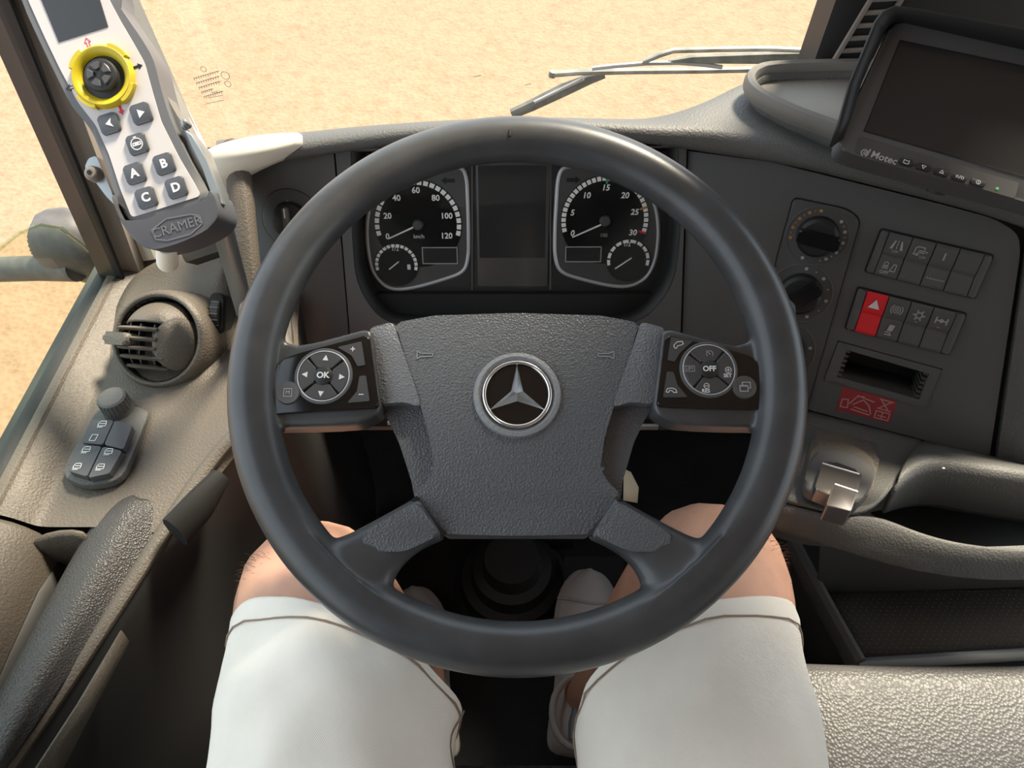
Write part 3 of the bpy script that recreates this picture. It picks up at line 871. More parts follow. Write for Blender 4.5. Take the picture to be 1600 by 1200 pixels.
ro = [(1178, 558), (1140, 547), (1040, 523), (1026, 635), (1100, 638), (1197, 640), (1196, 612), (1190, 582)]
pad, cc, k, kc = keypad(ro, (1107, 578), (1163, 605.5), 1)
for nm, pts in (('call_button', [(1048, 527), (1082, 534), (1062, 552), (1054, 566), (1043, 563)]), ('hang_up_button', [(1042, 581), (1052, 582), (1058, 602), (1074, 621), (1036, 621)])):
    obj(nm, MB().prism(rpoly(Fw.poly(pts, KH), 0.001), KH, KH + 0.0012, 0.0006, 1), 'panel2', pad)
def ipx(lst, h=KH + 0.0018): return [[Fw.L(x, y, h) for x, y in ln] for ln in lst]
obj('call_symbol', MB().strokes(ipx([[(1054, 543), (1053, 539), (1058, 534), (1066, 533), (1068, 537), (1064, 539), (1059, 540), (1057, 544), (1054, 543)]]), 1.1 * k, KH + 0.0012), 'white', pad, smooth=False)
obj('hang_up_symbol', MB().strokes(ipx([[(1041, 612), (1043, 607), (1050, 606), (1056, 608), (1058, 613), (1053, 613), (1050, 610), (1046, 610), (1045, 613), (1041, 612)]]), 1.1 * k, KH + 0.0012), 'white', pad, smooth=False)
t = MB(); q = Fw.L(1077, 576, HS); text(t, 'LIM', 7.5 * k, q, HS); t.strokes([[(q.x + a * k, q.y + b * k) for a, b in ((-8, -4.2), (8, -4.2), (8, 4.2), (-8, 4.2), (-8, -4.2))]], 0.8 * k, HS)
obj('limit_symbol', t, 'greyprint', pad, smooth=False)
t = MB(); q = Fw.L(1138, 578, HS); text(t, 'SET', 8 * k, Fw.L(1137, 587, HS), HS, bold=0.02); t.strokes([circ(q, 4.5 * k, 14), [(q.x - 2.5 * k, q.y), (q.x + 2.5 * k, q.y)], [(q.x, q.y - 2.5 * k), (q.x, q.y + 2.5 * k)]], 0.9 * k, HS)
obj('set_symbol', t, 'white', pad, smooth=False)
t = MB(); q = Fw.L(1104, 603, HS); text(t, 'RES', 8 * k, Fw.L(1103, 611, HS), HS, bold=0.02); t.strokes([circ(q, 4 * k, 14), [(q.x - 2.2 * k, q.y), (q.x + 2.2 * k, q.y)]], 0.9 * k, HS)
obj('resume_symbol', t, 'white', pad, smooth=False)
q = Fw.L(1109, 553, HS); obj('cruise_symbol', MB().strokes([circ(q, 5 * k, 12, -40, 220), [(q.x - 5 * k, q.y + 5 * k), q], [(q.x - k, q.y), (q.x + k, q.y)]], 0.9 * k, HS), 'greyprint', pad, smooth=False)
obj('window_symbol', MB().strokes([[(kc.x + a * k, kc.y + b * k) for a, b in ((-8, -7), (4, -7), (4, 2), (-8, 2), (-8, -7))], [(kc.x + a * k, kc.y + b * k) for a, b in ((-4, 2), (-4, 7), (8, 7), (8, -2), (4, -2))], [(kc.x - 8 * k, kc.y + k), (kc.x + 4 * k, kc.y + k)]], 1.4 * k, KH + 0.0022), 'silver', pad, smooth=False)

# steering column down to its floor boot
colm = thing('steering_column', 'black steering column running down to a ringed floor boot', 'steering column', loc=(0, 0.62, 0))
CI = colm.matrix_world.inverted()
wobj('shroud', MB().tube([(0.0, 0.425, 0.69), (0, 0.50, 0.60), (0, 0.56, 0.45)], [(0.062, 0.05), (0.07, 0.055), (0.05, 0.045)], 20), 'black', colm, CI)
wobj('shaft', MB().tube([(0, 0.55, 0.47), (0, 0.63, 0.06)], 0.03, 16), 'foot', colm, CI)
bo = at(800, 915, z=0.04)
bt = MB().lathe([(0.0, 0.10), (0.045, 0.10), (0.05, 0.07), (0.065, 0.065), (0.07, 0.04), (0.085, 0.036), (0.09, 0.012), (0.10, 0.004), (0.10, 0.0)], (0, bo.y + 0.02), 40)
wobj('boot', bt, 'doorlow', colm, CI)

# ------------------------------------------------------------------ climate controls
cl = thing('climate_control', 'black heating control plate with stacked rotary knobs beside the steering wheel', 'climate control', Fr)
cp_ = rpoly(Fr.poly([(1240, 309), (1322, 326), (1344, 342), (1256, 652), (1165, 632), (1215, 400)]), [.006, .012, .012, .008, .004, .004])
obj('plate', MB().prism(cp_, 0.0, 0.0035, 0.0012), 'panel2', cl)
obj('plate_gap', MB().strokes([[*cp_, cp_[0]]], 0.0024, 0.0001, 0.0004), 'groove', cl, smooth=False)


def rotary(c, ang, mk):
    cc = Fr.L(*c); k = Fr.sc(*c)
    ro_ = obj('knob', MB().lathe([(0, 0.016), (26 * k, 0.016), (31 * k, 0.013), (33 * k, 0.0035)], cc, 40), 'black', cl)
    d = Vector((math.cos(ang), math.sin(ang))); n_ = Vector((-d.y, d.x))
    obj('grip', MB().prism(rpoly([cc + d * 32 * k + n_ * 11 * k, cc - d * 32 * k + n_ * 11 * k, cc - d * 32 * k - n_ * 11 * k, cc + d * 32 * k - n_ * 11 * k], 0.003), 0.013, 0.027, 0.004, 3), 'gloss', ro_)
    obj('knob_collar', MB().ring(cc, 47 * k, 0.0008, 0.0035), 'panel', cl)
    for a0, a1, n, m in mk:
        t = MB()
        for i in range(n):
            a = R(a0 + (a1 - a0) * i / max(1, n - 1)); p = cc + Vector((math.cos(a), math.sin(a))) * 40.5 * k; w = (2.8 if i % 2 == 0 else 1.2) * k
            t.sector(p, 0.0001, w, 0, 2 * math.pi * 0.99, 0.0035, 0.0038, 8)
        obj('scale_marks', t, m, cl, smooth=False)
    return cc, k


rotary((1277, 368), R(-2), ((100, 196, 9, 'orange'), (48, -66, 10, 'greyprint'), (-106, -106, 1, 'greyprint')))
rotary((1250, 457), R(47), ((94, 72, 2, 'greyprint'), (50, -30, 4, 'greyprint'), (-58, -110, 2, 'greyprint')))
rotary((1222, 545), R(30), ((20, -60, 3, 'greyprint'),))

# ------------------------------------------------------------------ rows of rocker switches
def bank(label, corners, icons, reds, capw):
    b = thing('switch_row', label, 'switch row', Fr)
    tl, tr, br, bl = [Fr.L(*p) for p in corners]
    def bi(u, v): return tl.lerp(tr, u).lerp(bl.lerp(br, u), v)
    ol = rpoly([bi(-0.012, -0.03), bi(1.012, -0.03), bi(1.012, 1.03), bi(-0.012, 1.03)], 0.004)
    obj('surround', MB().prism(ol, 0.0, 0.0012, 0.0003, 1), 'groove', b)
    for u0, u1 in ((0.002, capw), (1 - capw, 0.998)):
        c_ = rpoly([bi(u0, 0.0), bi(u1, 0.0), bi(u1, 1.0), bi(u0, 1.0)], [0.003 if u0 < 0.5 else 0, 0.003 if u0 > 0.5 else 0, 0.003 if u0 > 0.5 else 0, 0.003 if u0 < 0.5 else 0])
        obj('end_cap', MB().prism(c_, 0.0, 0.0052, 0.002, 2), 'panel', b)
    for i in range(4):
        u0 = capw + (1 - 2 * capw) * i / 4 + 0.004; u1 = capw + (1 - 2 * capw) * (i + 1) / 4 - 0.004
        prof = [(0.0, 0.0046), (0.06, 0.0060), (0.40, 0.0056), (0.47, 0.0046), (0.52, 0.0030), (0.56, 0.0042), (0.94, 0.0058), (1.0, 0.0046)]
        ls = [[(*bi(u, v), h) for v, h in prof] for u in (u0, u0 + 0.004, u1 - 0.004, u1)]
        ls[0] = [(p[0], p[1], p[2] - 0.0008) for p in ls[0]]; ls[3] = [(p[0], p[1], p[2] - 0.0008) for p in ls[3]]
        ls = [[(p[0], p[1], 0.001) for p in ls[0]]] + ls + [[(p[0], p[1], 0.001) for p in ls[3]]]
        sw = obj('rocker_switch', MB().loft(ls), 'redswitch' if i in reds else 'panel', b, ang=25, label='red hazard warning switch' if i in reds else None)
        for (ii, v, fn) in icons:
            if ii == i:
                t = MB(); c_ = bi((u0 + u1) / 2, v); ux = (bi(u1, v) - bi(u0, v)).length / 24
                e1 = (bi(u1, v) - bi(u0, v)).normalized(); e2 = Vector((-e1.y, e1.x))
                P = lambda a, bb: c_ + e1 * a * ux + e2 * bb * ux
                fn(t, P, ux, 0.0061); obj('symbol', t, 'white' if i in reds else 'greyprint', sw, smooth=False)
    return b


def ic_lane(t, P, u, h):
    for s in (-1, 1): t.prism([P(s * 2.6, 5), P(s * 4, 5), P(s * 7, -5), P(s * 4, -5)], h, h + .0003)
    t.strokes([[P(0, 5), P(0, 3)], [P(0, 1.5), P(0, -0.5)], [P(0, -2), P(0, -4)]], u, h)
    text(t, 'OFF', 4 * u, P(0, -7.5), h)
def ic_truck(t, P, u, h):
    t.strokes([[P(-6, -3), P(-6, 3), P(-4, 5), P(3, 5), P(3, 3)], [P(-2, 1), P(6, 1), P(7, 0)], [P(-2, -1), P(4, -1)], [P(-7, -4), P(-1, -4)], [P(-3, -2), P(-3, -5), P(-1, -3)]], 1.1 * u, h); text(t, 'OFF', 4 * u, P(4, -6), h)
def ic_one(t, P, u, h): text(t, '1', 11 * u, P(0, 0), h, bold=0.03)
def ic_word(t, P, u, h): text(t, 'Arbeitszonen', 3.6 * u, P(0, 0), h)
def ic_dist(t, P, u, h):
    t.strokes([circ(P(-4, 4), 2.2 * u, 10), [P(-7, 1), P(-1, 1)], [P(2, -3), P(4, 5), P(7, 5), P(7, -3), P(2, -3)], [P(-7, -1), P(-1, -1)]], 1.1 * u, h); text(t, 'OFF', 5.5 * u, P(-3, -6), h, bold=.02)
def ic_haz(t, P, u, h):
    t.prism([P(0, 6), P(-6.5, -5), P(6.5, -5)], h, h + .0003)
    t.strokes([[P(0, 2.2), P(-3, -3), P(3, -3), P(0, 2.2)]], 0.5 * u, h + .0004)
def ic_brk(t, P, u, h): t.strokes([circ(P(0, 0), 4 * u, 16), circ(P(0, 0), 6.5 * u, 8, 130, 230), circ(P(0, 0), 6.5 * u, 8, -50, 50), circ(P(0, 0), 1.6 * u, 8)], 1.2 * u, h)
def ic_cog(t, P, u, h):
    t.strokes([circ(P(0, 0), 3.4 * u, 16)] + [[P(4 * math.cos(R(60 * i)), 4 * math.sin(R(60 * i))), P(6.3 * math.cos(R(60 * i)), 6.3 * math.sin(R(60 * i)))] for i in range(6)], 1.7 * u, h)
    t.strokes([[P(-2, -8.5), P(1, -8.5)]], 0.6 * u, h)
def ic_axle(t, P, u, h):
    t.strokes([[P(-6, 0), P(6, 0)], [P(-6, 3.5), P(-6, -3.5)], [P(6, 3.5), P(6, -3.5)]], 1.5 * u, h); t.sector(P(0, 0), 0.0001, 2.4 * u, 0, 6.27, h, h + .0003, 10); t.strokes([[P(-2, -8.5), P(1, -8.5)]], 0.6 * u, h)
def ic_seat(t, P, u, h):
    t.prism([P(-2, 7), P(4, 7), P(3, -1), P(-3, -1)], h, h + .0003); t.strokes([[P(-4, -3), P(1, -3), P(3, -6)], [P(-4, -6), P(3, -6)]], 1.3 * u, h)


bank('upper row of four black rocker switches, one marked 1', [(1377, 358), (1551, 399), (1522, 465), (1352, 423)], [(0, .24, ic_lane), (1, .26, ic_truck), (2, .26, ic_one), (0, .78, ic_dist), (2, .78, ic_word)], (), 0.075)
bank('lower row of rocker switches with a red hazard switch', [(1341, 449), (1509, 490), (1482, 553), (1321, 512)], [(0, .26, ic_haz), (1, .26, ic_brk), (2, .26, ic_cog), (3, .26, ic_axle), (1, .76, ic_seat)], (0,), 0.085)

# ------------------------------------------------------------------ open accessory slot
sf = thing('accessory_slot', 'empty rectangular dash slot with toothed ends above the red sticker', 'slot', Fr)
fo = Fr.poly([(1310, 533), (1471, 577), (1446, 636), (1288, 592)])
obj('frame', MB().plate(rpoly(fo, 0.002), [[s_.lerp(sum(slot, Vector((0, 0))) / 4, 0.02) for s_ in slot]], -0.002, 0.0022), 'panel', sf, ang=30)
obj('frame_gap', MB().strokes([[*fo, fo[0]]], 0.0014, 0.0001, 0.0004), 'groove', sf, smooth=False)
cs = sum(slot, Vector((0, 0))) / 4
dl = [cs + (p - cs) * 0.98 for p in slot]
obj('cavity', MB().loft([[(p.x, p.y, -0.001) for p in slot], [(p.x, p.y, -0.06) for p in dl]], True).add([(p.x, p.y, -0.06) for p in dl], [(0, 1, 2, 3)]), 'black', sf, solid=0.001)
for (a, b, s_) in ((slot[0], slot[3], 1), (slot[1], slot[2], -1)):
    for i in range(6):
        p = a.lerp(b, (i + 0.5) / 6); e = (slot[1] - slot[0]).normalized() * s_; n_ = Vector((-e.y, e.x))
        obj('tooth', MB().prism([p - n_ * .0016, p + e * .006 - n_ * .0012, p + e * .006 + n_ * .0012, p + n_ * .0016], -0.03, -0.001), 'panel', sf, smooth=False)

# red caution sticker
stk = thing('warning_sticker', 'dull red pictogram sticker below the empty slot', 'sticker', Fr)
sq = [Fr.L(*p) for p in ((1317, 604), (1402, 626), (1390, 661), (1307, 640))]
obj('sheet', MB().prism(rpoly(sq, 0.001), 0, 0.0004), 'sticker', stk, smooth=False)
def sb(u, v): return sq[0].lerp(sq[1], u).lerp(sq[3].lerp(sq[2], u), v)
pt = MB()
cabs = [[sb(.05, .5), sb(.16, .45), sb(.18, .8), sb(.05, .82), sb(.05, .5)], [sb(.2, .6), sb(.3, .25), sb(.42, .18)], [sb(.26, .62), sb(.42, .32), sb(.55, .5), sb(.62, .82)], [sb(.3, .2), sb(.62, .3)], [sb(.25, .82), sb(.6, .88)], [sb(.3, .7), sb(.55, .75)],
        [sb(.7, .1), sb(.95, .12)], [sb(.72, .1), sb(.9, .5)], [sb(.92, .12), sb(.72, .5)], [sb(.7, .5), sb(.95, .52)], [sb(.7, .62), sb(.95, .62), sb(.95, .92), sb(.7, .92), sb(.7, .62)], [sb(.75, .8), sb(.9, .8)], [sb(.82, .65), sb(.82, .9)]]
obj('pictogram', pt.strokes(cabs, 0.0013, 0.0004, 0.0002), 'stickerprint', stk, smooth=False)

# ------------------------------------------------------------------ console below the switch panel
lc = thing('centre_console', 'dark console shelf with open tray below the switch panel', 'console', loc=(0.45, 0.40, 0.3))
LI = lc.matrix_world.inverted()
def fr(px, py, h=0.0): return Fr.W(*Fr.L(px, py, h), h)
ZL = 0.515
# sloping surface on its left, carrying the brake lever
s0 = [fr(*p, -0.006) for p in ((1180, 622), (1250, 640), (1330, 660), (1400, 678), (1452, 692))]
s3 = [at(*p, z=ZL) for p in ((1180, 775), (1240, 788), (1310, 806), (1338, 806), (1368, 796))]
s4 = []
rows = [s0, [a.lerp(b, 0.33) + Vector((0, 0, -0.004)) for a, b in zip(s0, s3)], [a.lerp(b, 0.7) + Vector((0, 0, -0.003)) for a, b in zip(s0, s3)], s3]
wobj('sloping_panel', MB().loft(rows), 'pad', lc, LI, sub=2, ang=0, solid=0.004)
# rear wall of the tray
b0 = [fr(*p, -0.006) for p in ((1440, 689), (1452, 692), (1500, 703), (1546, 714), (1610, 732), (1700, 757))]
b1 = [at(*p, z=0.525) for p in ((1400, 748), (1425, 722), (1460, 712), (1500, 718), (1600, 730), (1720, 745))]
b2 = [at(*p, z=0.49) for p in ((1382, 792), (1412, 765), (1440, 751), (1480, 757), (1600, 778), (1720, 796))]
b3 = [at(*p, z=0.40) for p in ((1372, 802), (1400, 792), (1440, 786), (1480, 795), (1600, 815), (1720, 835))]
wobj('tray_back', MB().loft([b0, b1, b2, b3]), 'pad', lc, LI, sub=2, ang=0, solid=0.003)
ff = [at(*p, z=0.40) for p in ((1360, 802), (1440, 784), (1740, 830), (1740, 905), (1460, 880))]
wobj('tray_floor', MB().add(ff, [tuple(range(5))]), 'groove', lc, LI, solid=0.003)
# front lip curving towards the passenger side
tp = [((1180, 772), (1180, 822)), ((1240, 787), (1240, 842)), ((1310, 806), (1310, 864)), ((1370, 800), (1370, 882)), ((1420, 824), (1430, 898)), ((1480, 843), (1500, 909)), ((1540, 852), (1560, 913)), ((1600, 857), (1620, 912)), ((1700, 862), (1720, 905))]
L0 = [at(*a, z=ZL) for a, b in tp]; L3 = [at(*b, z=ZL - 0.035) for a, b in tp]
rows = []
for i, (a, b) in enumerate(zip(L0, L3)):
    top2 = a.lerp(b, 0.45) + Vector((0, 0, 0.010)); top3 = a.lerp(b, 0.72) + Vector((0, 0, 0.006))
    rows.append([a + Vector((0, 0.004, -0.08)), a + Vector((0, 0.001, -0.006)), a + Vector((0, 0, 0.0)), top2, top3, b + Vector((0, 0, 0.004)), b + Vector((0, 0.012, -0.012)), b + Vector((0, 0.05, -0.014))])
wobj('front_lip', MB().loft(rows), 'pad', lc, LI, sub=2, ang=0)
q = at(1474, 731, z=0.522)
wobj('scratch_mark', MB().box(q.x - 0.0015, q.x + 0.0015, q.y - 0.0015, q.y + 0.0005, q.z - 0.001, q.z + 0.0005), 'greyprint', lc, LI)

# parking brake lever in its gaiter
p00 = at(1310, 730, d=0.835)
pa_, pb_ = rows, None
nrm = (s3[2] - s0[2]).cross(s0[3] - s0[1]).normalized()
if nrm.z < 0: nrm = -nrm
ex_ = (s0[3] - s0[1]).normalized()
mid = s0[2].lerp(s3[2], 0.5)
Fb = Frame(mid + nrm * -0.002, ex_, nrm.cross(ex_))
bk = thing('parking_brake_lever', 'dark glossy parking brake lever in a ribbed gaiter on the console', 'brake lever', Fb)
obj('base_plate', MB().prism(rpoly(Fb.poly([(1262, 672), (1290, 660), (1330, 666), (1366, 690), (1373, 708), (1350, 796), (1338, 806), (1248, 784), (1244, 760)]), 0.008), -0.004, 0.004, 0.002), 'panel', bk)
for i, (dy, h, sc_) in enumerate(((0, 0.006, 1.0), (14, 0.014, 0.93), (27, 0.021, 0.86))):
    pts = [(1264, 702 + dy), (1272, 684 + dy), (1296, 676 + dy), (1332, 684 + dy), (1362, 704 + dy), (1372 - i * 4, 722 + dy), (1356 - i * 3, 776), (1330, 788), (1266, 772), (1256, 752)]
    cv = Fb.poly(pts, h)
    obj('gaiter_fold', MB().prism([Vector((p.x, p.y)) for p in spline([(p.x, p.y, 0) for p in cv], 3, True)], h - 0.008, h + 0.004, 0.004, 3), 'console' if i < 2 else 'panel', bk)  # outer folds take the paler console colour to stand for sun on them
hd = [(1284, 726), (1300, 722), (1342, 738), (1346, 746), (1340, 768), (1300, 778), (1272, 766)]
lv = obj('lever', MB().prism(rpoly(Fb.poly(hd, 0.034), 0.004), 0.02, 0.036, 0.004, 3), 'levermetal', bk)
obj('lever_head', MB().prism(rpoly(Fb.poly([(1303, 756), (1340, 768), (1330, 799), (1291, 789)], 0.05), 0.002), 0.03, 0.050, 0.003, 3), 'levermetal', lv)
a, b = Fb.L(1304, 757, 0.05), Fb.L(1340, 769, 0.05)
obj('lever_edge', MB().tube([(a.x, a.y, 0.050), (b.x, b.y, 0.050)], 0.0016, 8), 'silver', lv)
a, b = Fb.L(1285, 724, 0.036), Fb.L(1343, 741, 0.036)
obj('lever_edge', MB().tube([(a.x, a.y, 0.0355), (b.x, b.y, 0.0355)], 0.0016, 8), 'silver', lv)

# ------------------------------------------------------------------ storage bin and mat under the shelf
sbn = thing('storage_bin', 'dark floor storage bin lined with a studded rubber mat under the shelf', 'storage bin', loc=(0.6, 0.4, 0))
SI = sbn.matrix_world.inverted()
ZM = 0.20
m0 = [at(*p, z=ZM) for p in ((1278, 930), (2350, 900), (2350, 990), (1345, 1034))]
wobj('mat', MB().add(m0, [(0, 1, 2, 3)]), 'pad', sbn, SI, solid=0.004)
w0 = [at(*p, z=ZM) for p in ((1278, 930), (1700, 916))]
w0.append(Vector((1.3, w0[1].y, ZM)))
w1_ = [p + Vector((0, 0.03, 0.28)) for p in w0]
w1_[0] = Vector((w0[0].x - 0.06, w0[0].y + 0.05, 0.46))
wobj('back_wall', MB().loft([w0, w1_]), 'binwall', sbn, SI, solid=0.006)
dv = [at(*p, z=ZM + 0.015) for p in ((1236, 850), (1262, 900), (1300, 970), (1338, 1038))]
wobj('side_ridge', MB().tube(dv, [(0.02, 0.012)] * 4, 10, flat=(0, 0, 1)), 'pad', sbn, SI)
wobj('side_wall', MB().loft([dv, [p + Vector((-0.02, 0, -0.21)) for p in dv]]), 'foot', sbn, SI, solid=0.006)
wobj('front_ridge', MB().tube([at(1338, 1038, z=ZM + 0.006), at(1600, 1022, z=ZM + 0.006), at(2300, 992, z=ZM + 0.006)], [(0.010, 0.008)] * 3, 10, flat=(0, 0, 1)), 'binwall', sbn, SI)
stud = MB()
y = min(p.y for p in m0); iy = 0
while y < max(p.y for p in m0):
    x = min(p.x for p in m0) + (0.005 if iy % 2 else 0)
    while x < max(p.x for p in m0):
        if inside(x, y, m0): stud.add([(x - .0036, y, ZM), (x, y - .0042, ZM), (x + .0036, y, ZM), (x, y + .0042, ZM), (x, y, ZM + 0.005)], [(0, 1, 4), (1, 2, 4), (2, 3, 4), (3, 0, 4)])
        x += 0.010
    y += 0.0058; iy += 1
so = wobj('mat_studs', stud, 'stud', sbn, SI, smooth=False); so['kind'] = 'stuff'

# engine cover beside the driver
ecv = thing('engine_cover', 'grey pebbled vinyl engine cover beside the driver', 'engine cover', loc=(0.6, 0.0, 0.0))
EI = ecv.matrix_world.inverted()
p = at(1246, 1078, z=0.40); p2 = at(1500, 1072, z=0.40)
ZT = 0.40
def cov_row(x, y1): return [Vector((x, y1 + 0.012, 0.0)), Vector((x, y1 + 0.012, ZT - 0.05)), Vector((x, y1 + 0.010, ZT - 0.018)), Vector((x, y1 - 0.004, ZT - 0.004)), Vector((x, y1 - 0.03, ZT)), Vector((x, y1 - 0.25, ZT)), Vector((x, -0.6, ZT))]
yf = p.y + 0.028
rws = [[Vector((p.x - 0.012, v.y, min(v.z, ZT - 0.06))) for v in cov_row(0, yf)], [Vector((p.x - 0.010, v.y, v.z - 0.014 if v.z > 0.1 else v.z)) for v in cov_row(0, yf)], [Vector((p.x + 0.012, v.y, v.z)) for v in cov_row(0, yf)]] + [cov_row(x, yf - 0.004) for x in (p.x + 0.06, p.x + 0.3, 1.2)]
wobj('cover_top', MB().loft(rws), 'cover', ecv, EI, sub=2, ang=0)

# ------------------------------------------------------------------ camera monitor
mo0 = at(1480, 160, d=0.74)
rr_ = ray(1480, 160).normalized()
# screen leans back and turns to the driver
mex = (at(1600, 284, d=0.675) - at(1362, 212, d=0.70)).normalized()
mup = (at(1400, 50, d=0.705) - at(1350, 212, d=0.70))
Fm = Frame(at(1352, 212, d=0.70), mex, mup)
mon = thing('camera_monitor', 'black reversing camera monitor with sun hood on the dash', 'monitor', Fm)
k = Fm.sc(1480, 160)
bod = rpoly(Fm.poly([(1397, 30), (1720, 88), (1700, 345), (1590, 312), (1340, 244), (1311, 232), (1312, 212)]), [.012, .012, .012, .004, .01, .006, .01])
obj('housing', MB().prism(bod, -0.028, 0.0, 0.003, 2), 'panel', mon)
scr = Fm.poly([(1406, 64), (1712, 128), (1690, 302), (1350, 205)])
so_ = obj('screen', MB().prism(scr, 0.0, 0.0006), 'screen', mon, smooth=False)
obj('screen_gap', MB().strokes([[*scr, scr[0]]], 0.0012, 0.0006, 0.0004), 'groove', so_, smooth=False)
hood = [(1308, 214), (1318, 180), (1332, 122), (1345, 90), (1368, 34), (1380, 18), (1398, 11), (1440, 16), (1520, 31), (1610, 48), (1740, 74)]
inn_ = [(1316, 216), (1328, 184), (1344, 128), (1358, 96), (1380, 48), (1390, 36), (1404, 32), (1440, 40), (1520, 58), (1610, 78), (1740, 104)]
ho = Fm.poly(hood, 0.03); hi_ = Fm.poly(inn_, 0.0)
hb = [[(p.x, p.y, (0.030 if i > 3 else 0.008 + 0.007 * i)) for i, p in enumerate(ho)], [(q_.x, q_.y, 0.0) for p, q_ in zip(ho, hi_)], [(q_.x, q_.y, -0.02) for p, q_ in zip(ho, hi_)]]
obj('sun_hood', MB().loft(hb), 'black', mon, solid=0.0028, off=0)
bar = Fm.poly([(1340, 217), (1346, 214), (1592, 286), (1585, 311), (1335, 238)], 0.0)
obj('button_bar', MB().prism(rpoly(bar, 0.002), 0, 0.001, 0.0004, 1), 'panel2', mon)
obj('lettering', text(MB(), 'Motec', 16 * k, Fm.L(1381, 247, 0.001), 0.001, bold=0.012, shear=0.1), 'silver', mon, smooth=False)
q = Fm.L(1351, 239, 0.001)
obj('swirl_mark', MB().strokes([circ(q, 5.2 * k, 14, -60, 250), circ((q.x + k, q.y), 2.2 * k, 10, 0, 360), [(q.x + 5 * k, q.y), (q.x + 6.5 * k, q.y + 8 * k)]], 2.0 * k, 0.001), 'silver', mon, smooth=False)
for i, (x, y) in enumerate(((1415, 254), (1442, 262), (1470, 270), (1498, 278), (1527, 286))):
    q = Fm.L(x, y, 0.001)
    b = obj('menu_button', MB().prism(rrect(q.x - 11 * k, q.x + 11 * k, q.y - 5 * k, q.y + 5 * k, 3.5 * k), 0.001, 0.003, 0.0008, 2), 'black', mon)
    t = MB()
    if i == 0: t.strokes([[(q.x - 4 * k, q.y - 2.5 * k), (q.x - 4 * k, q.y + 2.5 * k), (q.x, q.y + 1.5 * k), (q.x + 4 * k, q.y + 2.5 * k), (q.x + 4 * k, q.y - 2.5 * k), (q.x, q.y - 3.5 * k), (q.x - 4 * k, q.y - 2.5 * k)]], 0.9 * k, 0.003)
    elif i in (1, 2):
        s_ = 1 if i == 2 else -1
        t.strokes([[(q.x - 3 * k, q.y - s_ * 2 * k), (q.x + 3 * k, q.y - s_ * 2 * k), (q.x, q.y + s_ * 3 * k), (q.x - 3 * k, q.y - s_ * 2 * k)]], 0.9 * k, 0.003)
    elif i == 3: t.strokes([circ((q.x - 4 * k, q.y), 1.6 * k, 8), [(q.x - k, q.y - 2.5 * k), (q.x + k, q.y + 2.5 * k)], circ((q.x + 4 * k, q.y), 2 * k, 8)], 0.9 * k, 0.003)
    else: t.strokes([circ(q, 3 * k, 12), [(q.x, q.y - 1.2 * k), (q.x, q.y + 1.2 * k)]], 0.9 * k, 0.003)
    obj('button_symbol', t, 'white', b, smooth=False)
q = Fm.L(1558, 295, 0.001)
obj('status_led', MB().lathe([(0, 0.0018), (2.2 * k, 0.0015), (2.6 * k, 0.001)], q, 12), 'led', mon)
fb = Fm.L(1520, 200, -0.02)
obj('foot_bracket', MB().tube([(fb.x, fb.y, -0.02), (fb.x, fb.y - 0.005, -0.05), (fb.x + 0.005, fb.y - 0.045, -0.075)], 0.012, 12), 'black', mon)

# ------------------------------------------------------------------ door-side console
sc_ = thing('side_console', 'grey grained console and grab rail along the driver door', 'console', loc=(-0.42, 0.35, 0.3))
DI2 = sc_.matrix_world.inverted()
def V(*a): return Vector(a)
# top surface: rows run forward, from window sill to inner ridge and down its flank
def ridge(px, py, z): return at(px, py, z=z)
RG = [ridge(-60, 1310, 0.525), ridge(22, 1196, 0.53), ridge(110, 1068, 0.535), ridge(200, 930, 0.54), ridge(262, 832, 0.545), ridge(305, 765, 0.552), ridge(342, 715, 0.56), ridge(375, 678, 0.57), ridge(425, 632, 0.58), ridge(470, 600, 0.58), Vector((-0.27, 0.62, 0.58)), Vector((-0.27, 0.745, 0.58))]
ys_ = [p.y for p in RG]
cols = []
for i, p in enumerate(RG):
    y = p.y
    t = max(0, min(1, (y - 0.40) / 0.14))
    gx = -0.470 + 0.008 * t
    pz = 0.556 + 0.012 * t
    rear = y < 0.345
    c = [V(-0.512, y, 0.578), V(-0.500, y, 0.584), V(-0.486, y, 0.578), V(gx, y, 0.562 if not rear else 0.570), V(gx + 0.006, y, pz)]
    if rear: c += [V(gx + 0.008, y, 0.50), V(-0.445, y, 0.46), V(-0.428, y, 0.46), V(-0.422, y, 0.50)]
    else: c += [V(gx + 0.03, y, pz), V(gx + 0.06, y, pz), V((gx + p.x) / 2, y, pz), V(p.x * 0.65 + gx * 0.35, y, pz - 0.002)]
    c += [V(p.x - 0.012, p.y, p.z - 0.001), V(p.x - 0.002, p.y, p.z), V(p.x + 0.006, p.y, p.z - 0.012), V(p.x + 0.004, p.y + 0.0, p.z - 0.08), V(p.x + 0.008, p.y, 0.24), V(p.x + 0.02, p.y, 0.0)]
    cols.append(c)
# upper skin and lower flank are separate pieces
wobj('top_skin', MB().loft([c[:12] for c in cols if c[0].y >= 0.345]), 'console', sc_, DI2, sub=2, ang=0)
fl_ = []
for c in cols:
    fl_.append(c[10:])
wobj('inner_flank', MB().loft(fl_), 'doorlow', sc_, DI2, sub=1, ang=0, solid=0.004)
# trim edge running along the ridge
rg = spline([tuple(p + V(-0.004, 0, 0.001)) for p in RG], 4)
wobj('ridge_trim', MB().tube(rg, [(0.006, 0.008)] * len(rg), 10, flat=(0, 0, 1)), 'console', sc_, DI2)
